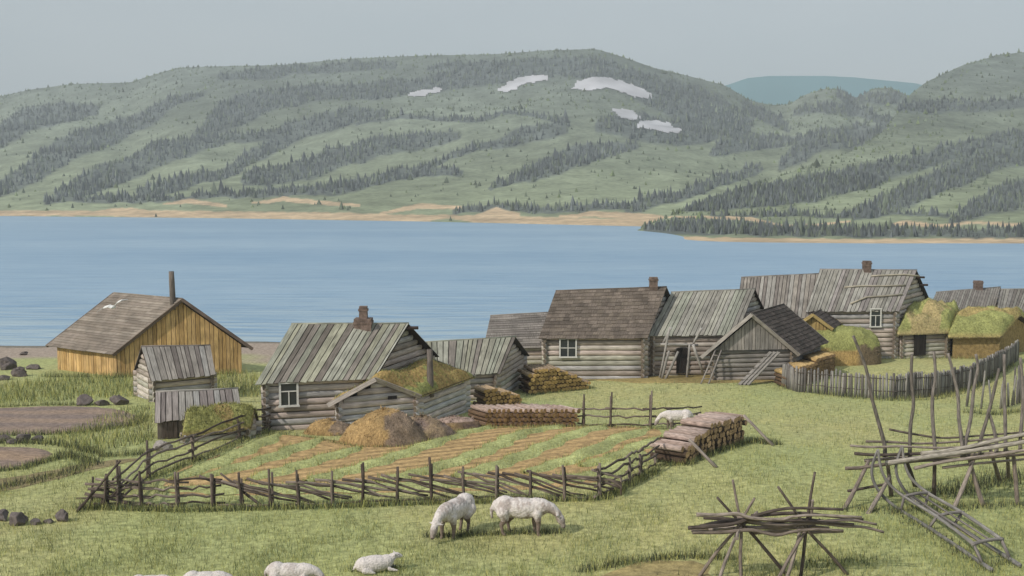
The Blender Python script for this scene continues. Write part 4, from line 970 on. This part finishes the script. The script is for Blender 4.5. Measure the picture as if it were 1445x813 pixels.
def palisade(label, base, spacing, hmin, hmax, wid, jitter=.03, wire=True, xr=None, drop=0):
    W = [at(*p) for p in base]; root = thing('palisade', label, 'fence', tuple(W[len(W) // 2])); cnt = 0; ex = MB(); acc = 0
    for a, b in zip(W, W[1:]):
        L = (b - a).length; t = acc
        while t < L:
            p = a.lerp(b, t / L); z = G(p.x, p.y); mb = MB() if cnt < 100 else ex; hh = random.uniform(hmin, hmax); w_ = wid * random.uniform(.75, 1.2)
            tl = Vector((random.uniform(-jitter, jitter) * 2, random.uniform(-jitter, jitter), 0)); c = pick([(.25, .24, .235), (.20, .185, .18), (.145, .13, .125), (.31, .29, .27)])
            mb.tube([(p.x, p.y, z - .1), (p.x + tl.x * .6, p.y + tl.y, z + hh * .55), (p.x + tl.x, p.y + tl.y, z + hh * .93), (p.x + tl.x, p.y + tl.y, z + hh)], [w_ / 2, w_ / 2 * .95, w_ / 2 * .85, w_ * .25], 6, c)
            if cnt < 100: mb.build('stake', WOOD, root)
            cnt += 1; t += spacing * random.uniform(.85, 1.15)
        acc = t - L
    o = ex.build('stake_row', WOOD, root)
    if o: tag(o, kind='stuff')
    if wire:
        for zz in (.3, .75):
            mb = MB(); pts = []
            for a, b in zip(W, W[1:]):
                for k in range(6): p = a.lerp(b, k / 6); pts.append((p.x, p.y - .05, G(p.x, p.y) + zz * hmax + random.uniform(-.03, .03)))
            mb.tube(pts, .022, 5, (.10, .085, .075)); mb.build('rail', WOOD, root)
palisade('curving palisade of grey upright stakes in front of the turf roofed huts', [(1104, 546), (1125, 553), (1160, 556), (1200, 560), (1260, 564), (1320, 560), (1370, 548), (1400, 532), (1436, 508)], .155, 1.1, 1.3, .13, .02)
palisade('broken row of widely spaced dark stakes at the right edge', [(1364, 574), (1385, 577), (1410, 578), (1435, 570), (1470, 556)], .42, 1.1, 1.75, .11, .09, False)

# ------------------------------------------------------------------ racks and sledge
PC = [(.16, .13, .11), (.22, .18, .155), (.10, .08, .07), (.28, .235, .205)]
def P3(px, py, Y): return on_plane_y(px, py, Y)
def curve_stick(mb, pts, r0, r1, col, n=7):
    # smooth the polyline
    P = [Vector(p) for p in pts]; out = []
    for i in range(len(P) - 1):
        p0, p1, p2, p3 = P[max(i - 1, 0)], P[i], P[i + 1], P[min(i + 2, len(P) - 1)]
        for k in range(4):
            t = k / 4; out.append(.5 * ((2 * p1) + (p2 - p0) * t + (2 * p0 - 5 * p1 + 4 * p2 - p3) * t * t + (3 * p1 - p0 - 3 * p2 + p3) * t ** 3))
    out.append(P[-1]); m = len(out); mb.tube(out, [(r0 + (r1 - r0) * i / (m - 1)) * random.uniform(.94, 1.06) for i in range(m)], n, col)
def small_rack():
    Yc = 21.6
    for lab, legs in (('left trestle of crossed poles carrying the near pole pile', [((985, 848), (1040, 745), (1065, 703), .35), ((1008, 862), (1041, 750), (1045, 728), -.5), ((1046, 856), (1046, 745), (1034, 677), -.1), ((1112, 842), (1060, 752), (1012, 702), .3), ((1040, 760), (1046, 745), (1069, 722), -.45)]),
                      ('right trestle of crossed poles carrying the near pole pile', [((1088, 842), (1135, 752), (1157, 733), -.45), ((1106, 856), (1128, 752), (1126, 740), -.1), ((1128, 858), (1137, 752), (1150, 666), .1), ((1196, 842), (1143, 752), (1098, 687), .3), ((1140, 748), (1145, 725), (1147, 706), .3)])):
        c = legs[0][0]; gx = (1046 - CX) / F * Yc if 'left' in lab else (1138 - CX) / F * Yc
        root = thing('trestle', lab, 'trestle', (gx, Yc, G(gx, Yc)))
        for (b, m, t, dy) in legs:
            B_ = P3(b[0], b[1], Yc + dy * 1.2); 
            if b[1] > 800: B_.z = G(B_.x, B_.y) - .03
            M_ = P3(m[0], m[1], Yc + dy * .05 + (.0)); T_ = P3(t[0], t[1], Yc - dy * .5)
            mb = MB(); curve_stick(mb, [B_, B_.lerp(M_, .5) + Vector((random.uniform(-.03, .03), 0, random.uniform(-.02, .02))), M_, M_.lerp(T_, .5) + Vector((random.uniform(-.02, .02), 0, 0)), T_], .04, .025, pick(PC)); mb.build('leg', BARK, root)
    L = [[(983, 726), (1010, 727), (1040, 725), (1060, 731), (1100, 733), (1120, 729), (1150, 727), (1216, 730)], [(971, 745), (1010, 742), (1040, 738), (1068, 727), (1100, 719), (1130, 717), (1190, 719)], [(977, 751), (1020, 751), (1060, 748), (1095, 755), (1120, 750), (1150, 747), (1190, 749)],
         [(988, 743), (1020, 736), (1060, 733), (1110, 735), (1160, 737), (1205, 740)], [(1040, 730), (1090, 741), (1150, 738), (1190, 742), (1220, 744), (1247, 751)], [(1050, 745), (1100, 743), (1160, 736), (1200, 734), (1237, 740)], [(993, 730), (1030, 733), (1080, 739), (1130, 733), (1180, 737)], [(1000, 748), (1050, 744), (1100, 746), (1150, 743)],
         [(1060, 728), (1120, 724), (1170, 728), (1218, 733)], [(975, 748), (1020, 744), (1070, 745), (1120, 741), (1170, 745)], [(1060, 752), (1100, 750), (1150, 751), (1190, 750)]]
    labs = {0: 'pole with the uppermost blunt tip at the left end of the near pile', 2: 'lowest long pole along the underside of the near pile', 5: 'pole just above the long crooked one at the right end of the near pile', 7: 'shortest pole low in the middle of the near pile', 8: 'slim pole directly beneath the arching one at the right of the near pile', 1: 'bent pole arching highest over the near pole pile', 4: 'long crooked pole reaching furthest right on the near rack'}
    for k, pts in enumerate(L):
        mb = MB(); Y = Yc + (k - 5) * .055; curve_stick(mb, [P3(x, y, Y) for x, y in pts], .043, .027, pick(PC)); o = P3(pts[0][0], pts[0][1], Y)
        tag(mb.build('wooden_pole', BARK, org=tuple(o)), labs.get(k, 'crooked bark-brown pole lying in the pile on the near trestles'), 'pole', 'poles piled on the near trestles')
small_rack()
def big_rack():
    Yc = 27.6; root = thing('drying_rack', 'large drying rack of splayed legs and tall wavy uprights at the right edge', 'rack', (P3(1330, 700, Yc).x, Yc, G(P3(1330, 700, Yc).x, Yc)))
    def leg(b, t, dyb, dyt, nm='leg', r0=.062, r1=.045, ground=True):
        B_ = at(*b) if ground else P3(b[0], b[1], Yc + dyb); T_ = P3(t[0], t[1], Yc + dyt)
        if ground: B_.z -= .04
        mb = MB(); curve_stick(mb, [B_, B_.lerp(T_, .5) + Vector((random.uniform(-.02, .02), 0, 0)), T_], r0, r1, pick(PC)); mb.build(nm, BARK, root)
    for b, t, dt in (((1190, 719), (1226, 650), 0), ((1224, 725), (1256, 672), 0), ((1292, 686), (1278, 648), .7), ((1318, 700), (1319, 650), .4), ((1345, 718), (1377, 640), 0), ((1388, 714), (1366, 640), 0), ((1412, 680), (1398, 636), .9), ((1423, 676), (1421, 636), .8), ((1436, 712), (1430, 640), 0), ((1258, 700), (1250, 640), .4)): leg(b, t, 0, dt)
    leg((1196, 693), (1252, 683), -.05, -.05, 'crossbar', .04, .035, False)
    for k, pts in enumerate([[(1248, 627), (1236, 583), (1230, 560), (1222, 520), (1204, 474)], [(1284, 628), (1285, 600), (1289, 570), (1286, 530), (1287, 500)], [(1319, 628), (1316, 590), (1316, 560), (1320, 530), (1318, 496)], [(1358, 628), (1353, 590), (1352, 560), (1346, 530), (1338, 499)], [(1362, 628), (1370, 590), (1374, 550), (1380, 520), (1377, 500)], [(1419, 620), (1418, 570), (1417, 500)], [(1383, 625), (1393, 590), (1402, 555), (1410, 520)], [(1406, 623), (1401, 600), (1394, 578)], [(1440, 618), (1444, 560), (1440, 505)]]):
        mb = MB(); curve_stick(mb, [P3(x, y, Yc + .15 + .02 * k) for x, y in [(pts[0][0], pts[0][1] + 18)] + pts], .055, .036, pick([(.20, .175, .16), (.16, .14, .125)])); mb.build('upright', BARK, root)
    L = [([(1193, 661), (1215, 660), (1250, 655), (1300, 650), (1360, 648), (1460, 640)], .05), ([(1200, 629), (1230, 631), (1270, 630), (1330, 632), (1400, 628), (1470, 620)], .035), ([(1206, 640), (1240, 642), (1300, 640), (1350, 636), (1420, 626), (1475, 616)], .045),
         ([(1250, 654), (1300, 646), (1360, 638), (1420, 628), (1480, 618)], .07), ([(1255, 606), (1275, 610), (1292, 613), (1330, 618), (1380, 615), (1470, 608)], .032), ([(1290, 661), (1330, 652), (1380, 645), (1470, 632)], .05), ([(1222, 623), (1260, 624), (1300, 626), (1370, 622), (1475, 612)], .035), ([(1300, 640), (1350, 634), (1420, 618), (1480, 606)], .06), ([(1220, 650), (1270, 646), (1330, 645), (1390, 640), (1470, 634)], .045), ([(1330, 660), (1380, 654), (1470, 646)], .04)]
    labs = {7: 'pale pole tucked against the thickest one at the right edge of the large rack', 5: 'pole slung under the thick pale one on the large rack', 1: 'upper rear pole with its tip above the sledge on the large rack', 9: 'lowest short pole at the right of the large rack', 4: 'thin crooked pole lying topmost and hindmost on the large drying rack', 3: 'thickest pale pole across the front of the large drying rack', 0: 'front bearing pole of the large rack with its blunt end furthest left'}
    for k, (pts, r_) in enumerate(L):
        Y = Yc + {0: -.12, 3: -.22, 4: .35, 5: -.28, 7: -.15}.get(k, -.05 + .05 * k); mb = MB(); curve_stick(mb, [P3(x, y, Y) for x, y in pts], r_, r_ * .75, (.36, .325, .28) if k in (3, 7) else pick(PC)); o = P3(pts[0][0], pts[0][1], Y)
        tag(mb.build('wooden_pole', BARK, org=tuple(o)), labs.get(k, 'grey pole laid along the large drying rack'), 'pole', 'poles laid on the large drying rack')
big_rack()
def sledge():
    a = at(1392, 803); b = at(1311, 748); c = at(1262, 717); w_ = Vector((.72, .32, 0))
    root = thing('sledge', 'long wooden hauling sledge with upturned runners resting against the rack', 'sledge', tuple((a + c) / 2))
    for k in range(2):
        o = w_ * k; g = lambda p: Vector(((p + o).x, (p + o).y, G((p + o).x, (p + o).y) + .05))
        c2 = g(c); tipY = c.y + .1
        pts = [g(a + (a - b) * .06), g(a), g(b), c2, P3(1238, 690, tipY) + o, P3(1230, 664, tipY) + o, P3(1238, 636, tipY) + o]
        mb = MB(); curve_stick(mb, pts, .05, .035, (.20, .19, .185)); mb.build('runner', WOOD, root)
        # deck rail .36 m above
        d = [P3(1374, 768, a.y + .35), P3(1322, 729, b.y), P3(1276, 701, c.y - .2), P3(1253, 681, c.y), P3(1243, 660, c.y + .05), P3(1239, 634, c.y + .1)]
        d = [p + o for p in d]; mb = MB(); curve_stick(mb, d, .045, .035, (.25, .235, .22)); mb.build('deck_rail', WOOD, root)
        for q, e in ((d[0], .03), (d[1], .5), (d[2], 1.0)):
            base = g(a.lerp(b, e / .5) if e <= .5 else b.lerp(c, .8)); mb = MB(); mb.stick(base, q, .035, .035, (.2, .18, .17), 6, 2, 0); mb.build('strut', WOOD, root)
        if k == 0: D0 = d
    for q in D0[:3]:
        mb = MB(); curve_stick(mb, [q - w_ * .06, q + w_ * .3 + UP * .03, q + w_ * .7 + UP * .03, q + w_ * 1.06], .04, .04, (.23, .21, .2)); mb.build('crossbar', WOOD, root)
    for t in (.3, .65):
        mb = MB(); mb.stick(D0[0] + w_ * t, D0[2] + w_ * t, .025, .025, (.19, .17, .16), 6, 3, .005); mb.build('slat', WOOD, root)
sledge()

# ------------------------------------------------------------------ rocks
def rock(px, py, wpx, hr, label, col=(.13, .11, .105), name='rock', seed=0):
    c = at(px, py); r_ = wpx / 2 * c.y / F; PL = [(Vector([random.gauss(0, 1) for _ in range(3)]).normalized(), random.uniform(.55, .85)) for _ in range(11)]; bm = bmesh.new(); bmesh.ops.create_icosphere(bm, subdivisions=4, radius=1)
    for v in bm.verts:
        n = noise.noise(v.co * 1.1 + Vector((seed * 3.1, 0, 0))) * .45 + noise.noise(v.co * 3 + Vector((0, seed, 0))) * .12; v.co *= 1 + n
        for pn, pd in PL:
            e_ = v.co.dot(pn) - pd
            if e_ > 0: v.co -= pn * e_
        v.co = Vector((v.co.x * r_, v.co.y * r_ * .85, v.co.z * r_ * hr + r_ * hr * .45))
    me = bpy.data.meshes.new(name); bm.to_mesh(me); bm.free(); ca = me.color_attributes.new('Col', 'FLOAT_COLOR', 'POINT'); ca.data.foreach_set('color', list(col + (1,)) * len(me.vertices)); me.materials.append(STONE)
    me.polygons.foreach_set('use_smooth', [False] * len(me.polygons))
    o = bpy.data.objects.new(name, me); COL.objects.link(o); o.location = c; tag(o, label, 'rock')
RK = [(10, 521, 30, .8, 'upper dark rock of the shore cluster at the far left edge', 'a'), (26, 531, 26, .7, 'round dark rock second from the left in the shore cluster'), (4, 536, 20, .6, 'lowest dark rock of the shore cluster at the far left edge'), (46, 521, 22, .5, 'flat dark rock at the right of the shore cluster near the barn'), (34, 501, 14, .5, 'small lone stone up on the beach left of the barn'),
      (118, 572, 25, .8, 'left round rock above the upper mud flat'), (145, 572, 24, .6, 'middle dark rock above the upper mud flat'), (168, 571, 27, .85, 'right round rock above the upper mud flat'),
      (6, 622, 22, .6, 'leftmost rock between the two mud flats'), (20, 626, 18, .6, 'low dark rock between the two mud flats beside the bigger round one'), (33, 624, 25, .9, 'biggest round rock between the two mud flats'), (54, 622, 20, .7, 'right small rock between the two mud flats'),
      (2, 734, 26, .9, 'rock cut by the left edge in the near stone row'), (24, 740, 32, .8, 'large round rock in the near stone row'), (50, 740, 22, .55, 'small rock in the middle of the near stone row'), (69, 738, 18, .5, 'flat little rock left of the last one in the near row'), (87, 735, 26, .85, 'rightmost dark rock of the near stone row beside the fence corner')]
for k, q in enumerate(RK): rock(q[0], q[1], q[2], q[3], q[4], seed=k)
rock(228, 635, 32, .6, 'pale boulder lying before the plank shed door', (.30, .27, .25), 'boulder', 40)

# ------------------------------------------------------------------ animals
def body_mesh(parts, voxel, name):
    """union of ellipsoids and tapered limbs -> one continuous surface"""
    bm = bmesh.new()
    for p in parts:
        if p[0] == 'e':
            _, c, r_, rot = p; m = Matrix.Translation(c) @ Matrix.Rotation(rot, 4, 'Y') @ Matrix.Diagonal((r_[0], r_[1], r_[2], 1)); bmesh.ops.create_uvsphere(bm, u_segments=20, v_segments=14, radius=1, matrix=m)
        else:
            _, pts, rad = p; 
            for i in range(len(pts) - 1):
                a, b = Vector(pts[i]), Vector(pts[i + 1]); n = 6
                for k in range(n + 1): t = k / n; bmesh.ops.create_uvsphere(bm, u_segments=12, v_segments=8, radius=rad[i] + (rad[i + 1] - rad[i]) * t, matrix=Matrix.Translation(a.lerp(b, t)))
    me = bpy.data.meshes.new(name); bm.to_mesh(me); bm.free(); o = bpy.data.objects.new(name, me); tmp = bpy.data.scenes.new('tmp'); tmp.collection.objects.link(o)
    md = o.modifiers.new('r', 'REMESH'); md.mode = 'VOXEL'; md.voxel_size = voxel; ms = o.modifiers.new('s', 'SMOOTH'); ms.factor = .6; ms.iterations = 4
    tmp.view_layers[0].update(); dg = tmp.view_layers[0].depsgraph; m2 = bpy.data.meshes.new_from_object(o.evaluated_get(dg)); bpy.data.objects.remove(o); bpy.data.scenes.remove(tmp); m2.name = name
    return m2
def sheep(px, py, yaw, pose, label, scale=1.0, dark=.5, seed=0, patches=False):
    c = at(px, py); V = Vector
    if pose == 'lie':
        parts = [('e', V((0, 0, .24)), (.52, .25, .24), 0), ('e', V((-.28, 0, .23)), (.28, .24, .22), 0), ('e', V((.3, 0, .27)), (.25, .2, .2), -.3), ('l', [(.42, 0, .33), (.56, .02, .42)], [.13, .095]), ('e', V((.64, .02, .43)), (.13, .075, .08), .35),
                 ('e', V((.74, .02, .40)), (.06, .05, .05), .3), ('l', [(.4, -.16, .1), (.6, -.2, .06)], [.06, .035]), ('l', [(.4, .16, .1), (.6, .2, .06)], [.06, .035]), ('l', [(-.3, -.2, .12), (-.05, -.28, .06)], [.1, .04]), ('l', [(.58, -.07, .47), (.55, -.15, .52)], [.03, .015]), ('l', [(.58, .1, .47), (.55, .18, .52)], [.03, .015]), ('l', [(-.52, 0, .25), (-.6, 0, .12)], [.05, .03])]
    else:
        hc = V((.87, 0, .33))
        parts = [('e', V((0, 0, .60)), (.56, .215, .215), 0), ('e', V((-.34, 0, .62)), (.26, .215, .23), 0), ('e', V((.34, 0, .60)), (.24, .18, .22), 0), ('e', V((.05, 0, .54)), (.42, .20, .19), 0),
                 ('l', [(.45, 0, .64), (.66, 0, .60), (.80, 0, .48)], [.165, .115, .085]), ('e', hc + V((-.01, 0, .03)), (.165, .082, .092), 1.15), ('e', hc + V((.045, 0, -.10)), (.085, .055, .06), 1.2),
                 ('l', [(hc.x - .06, -.06, hc.z + .13), (hc.x - .1, -.18, hc.z + .13)], [.034, .016]), ('l', [(hc.x - .06, .06, hc.z + .13), (hc.x - .1, .18, hc.z + .13)], [.034, .016]), ('l', [(-.56, 0, .70), (-.64, 0, .55), (-.63, 0, .36)], [.05, .042, .03])]
        for sx, sy, dx in ((.36, -.12, .03), (.33, .12, -.05)): parts.append(('l', [(sx, sy, .5), (sx + dx, sy, .27), (sx + dx * .6, sy, .05), (sx + dx * .6 + .03, sy, .02)], [.10, .055, .036, .042]))
        for sx, sy, dx in ((-.38, -.13, .02), (-.34, .13, .1)): parts.append(('l', [(sx, sy, .52), (sx + dx + .03, sy, .37), (sx + dx - .06, sy, .24), (sx + dx - .02, sy, .05), (sx + dx + .01, sy, .02)], [.15, .085, .047, .036, .042]))
    me = body_mesh(parts, .02, 'sheep'); n = len(me.vertices); co_ = np.empty(n * 3); me.vertices.foreach_get('co', co_); P = co_.reshape(-1, 3).copy()
    nr = np.empty(n * 3); me.vertices.foreach_get('normal', nr); nr = nr.reshape(-1, 3)
    wool = np.clip((P[:, 2] - (.36 if pose != 'lie' else .02)) / .1, 0, 1) * (P[:, 0] < .62)
    nn = np.array([noise.noise(Vector(p * 24 + seed)) for p in P]); P += nr * (nn * .011 * wool)[:, None]
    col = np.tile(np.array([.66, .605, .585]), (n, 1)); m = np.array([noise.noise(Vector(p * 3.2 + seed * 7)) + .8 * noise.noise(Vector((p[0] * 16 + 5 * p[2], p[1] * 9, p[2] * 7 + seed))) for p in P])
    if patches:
        k = np.clip((m + .35 * (.62 - P[:, 2]) - .05) * 3.5, 0, 1)[:, None] * dark; col = col * (1 - k) + np.array([.26, .19, .165]) * k  # coat patches thicken downwards, painting underside shade into the fleece
    leg = (P[:, 2] < (.34 if pose != 'lie' else .0)) & (P[:, 0] < .58); col[leg] = np.array([.20, .155, .135])
    dirt_shade = np.clip((.50 - P[:, 2] + .16 * m) / .14, 0, 1)[:, None] * .6 * (pose != 'lie'); col = col * (1 - dirt_shade) + np.array([.22, .17, .14]) * dirt_shade  # belly and flank shade painted into the colour, together with dirt
    if pose != 'lie':
        muz = np.linalg.norm(P - np.array(hc + V((.07, 0, -.17))), axis=1) < .055; col[muz] = (.16, .12, .11)
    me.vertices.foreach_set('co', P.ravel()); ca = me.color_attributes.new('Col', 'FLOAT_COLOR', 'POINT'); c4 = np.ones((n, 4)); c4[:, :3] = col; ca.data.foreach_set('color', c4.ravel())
    me.polygons.foreach_set('use_smooth', [True] * len(me.polygons)); me.materials.clear(); me.materials.append(WOOL)
    root = bpy.data.objects.new('sheep', me); COL.objects.link(root); root.location = c; root.rotation_euler = (0, 0, R(yaw)); root.scale = (scale,) * 3; tag(root, label, 'sheep')
    hp = V((.66, .02, .45)) if pose == 'lie' else hc + V((-.02, 0, .06))
    for sy in (-1, 1):
        bm = bmesh.new(); bmesh.ops.create_uvsphere(bm, u_segments=8, v_segments=6, radius=.014, matrix=Matrix.Translation(hp + V((.02, sy * .072, .015)))); m_ = bpy.data.meshes.new('eye'); bm.to_mesh(m_); bm.free(); m_.materials.append(GLASS); e = bpy.data.objects.new('eye', m_); COL.objects.link(e); e.parent = root
    return root
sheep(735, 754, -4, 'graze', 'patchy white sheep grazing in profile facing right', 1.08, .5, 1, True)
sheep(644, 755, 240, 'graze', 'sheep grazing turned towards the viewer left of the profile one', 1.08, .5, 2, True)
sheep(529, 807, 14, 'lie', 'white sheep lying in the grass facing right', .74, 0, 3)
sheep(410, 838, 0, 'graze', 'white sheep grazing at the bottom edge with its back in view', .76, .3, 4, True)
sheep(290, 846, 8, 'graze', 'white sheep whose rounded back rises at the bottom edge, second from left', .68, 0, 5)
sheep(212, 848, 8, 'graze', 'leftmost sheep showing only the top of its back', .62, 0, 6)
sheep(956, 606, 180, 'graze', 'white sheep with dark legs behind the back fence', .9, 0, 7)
def gull():
    Y = 46.; c = P3(160, 434, Y); root = thing('gull', 'white gull gliding in front of the ochre barn roof', 'bird', tuple(c)); mb = MB()
    w_ = (.80, .79, .77)
    body = [(-.0, -.28, 0), (0, -.16, .01), (0, 0, .02), (0, .16, .01), (0, .3, 0)]; rad = [.015, .06, .075, .05, .012]
    mb.tube([c + Vector(p) for p in body], rad, 10, w_)
    mb.build('body', WOOL, root)
    for pts in ([(160, 434), (154, 432), (147, 434), (137, 441)], [(161, 433), (166, 427), (172, 424), (181, 423)]):
        m = MB(); Q = [P3(x, y, Y + (.02 * k)) for k, (x, y) in enumerate(pts)]; ch = [.26, .32, .24, .05]
        for k in range(3):
            a, b = Q[k], Q[k + 1]; f = Vector((0, 1, .25)).normalized(); n = f.cross(b - a).normalized(); n = n if n.z > 0 else -n; cc = w_ if k < 2 else (.35, .34, .33)
            m.slab(a - f * ch[k] * .6, b - f * ch[k + 1] * .6, b + f * ch[k + 1] * .4, a + f * ch[k] * .4, n, .025, cc)
        m.build('wing', WOOL, root)
gull()

# ------------------------------------------------------------------ haze
def haze():
    m = bpy.data.materials.new('haze'); m.use_nodes = True; t = m.node_tree; t.nodes.clear(); o = t.nodes.new('ShaderNodeOutputMaterial'); v = t.nodes.new('ShaderNodeVolumePrincipled')
    v.inputs['Color'].default_value = (.84, .93, 1.0, 1); v.inputs['Density'].default_value = .00044; t.links.new(v.outputs[0], o.inputs['Volume'])
    bm = bmesh.new(); bmesh.ops.create_cube(bm, size=1, matrix=Matrix.Translation((0, 920, 86)) @ Matrix.Diagonal((3200, 2160, 192, 1)))
    bmesh.ops.recalc_face_normals(bm, faces=bm.faces); me = bpy.data.meshes.new('haze'); bm.to_mesh(me); bm.free(); me.materials.append(m)
    h = bpy.data.objects.new('haze', me); COL.objects.link(h); tag(h, 'thin bluish haze over the lake and hills', 'haze', kind='stuff')
haze()
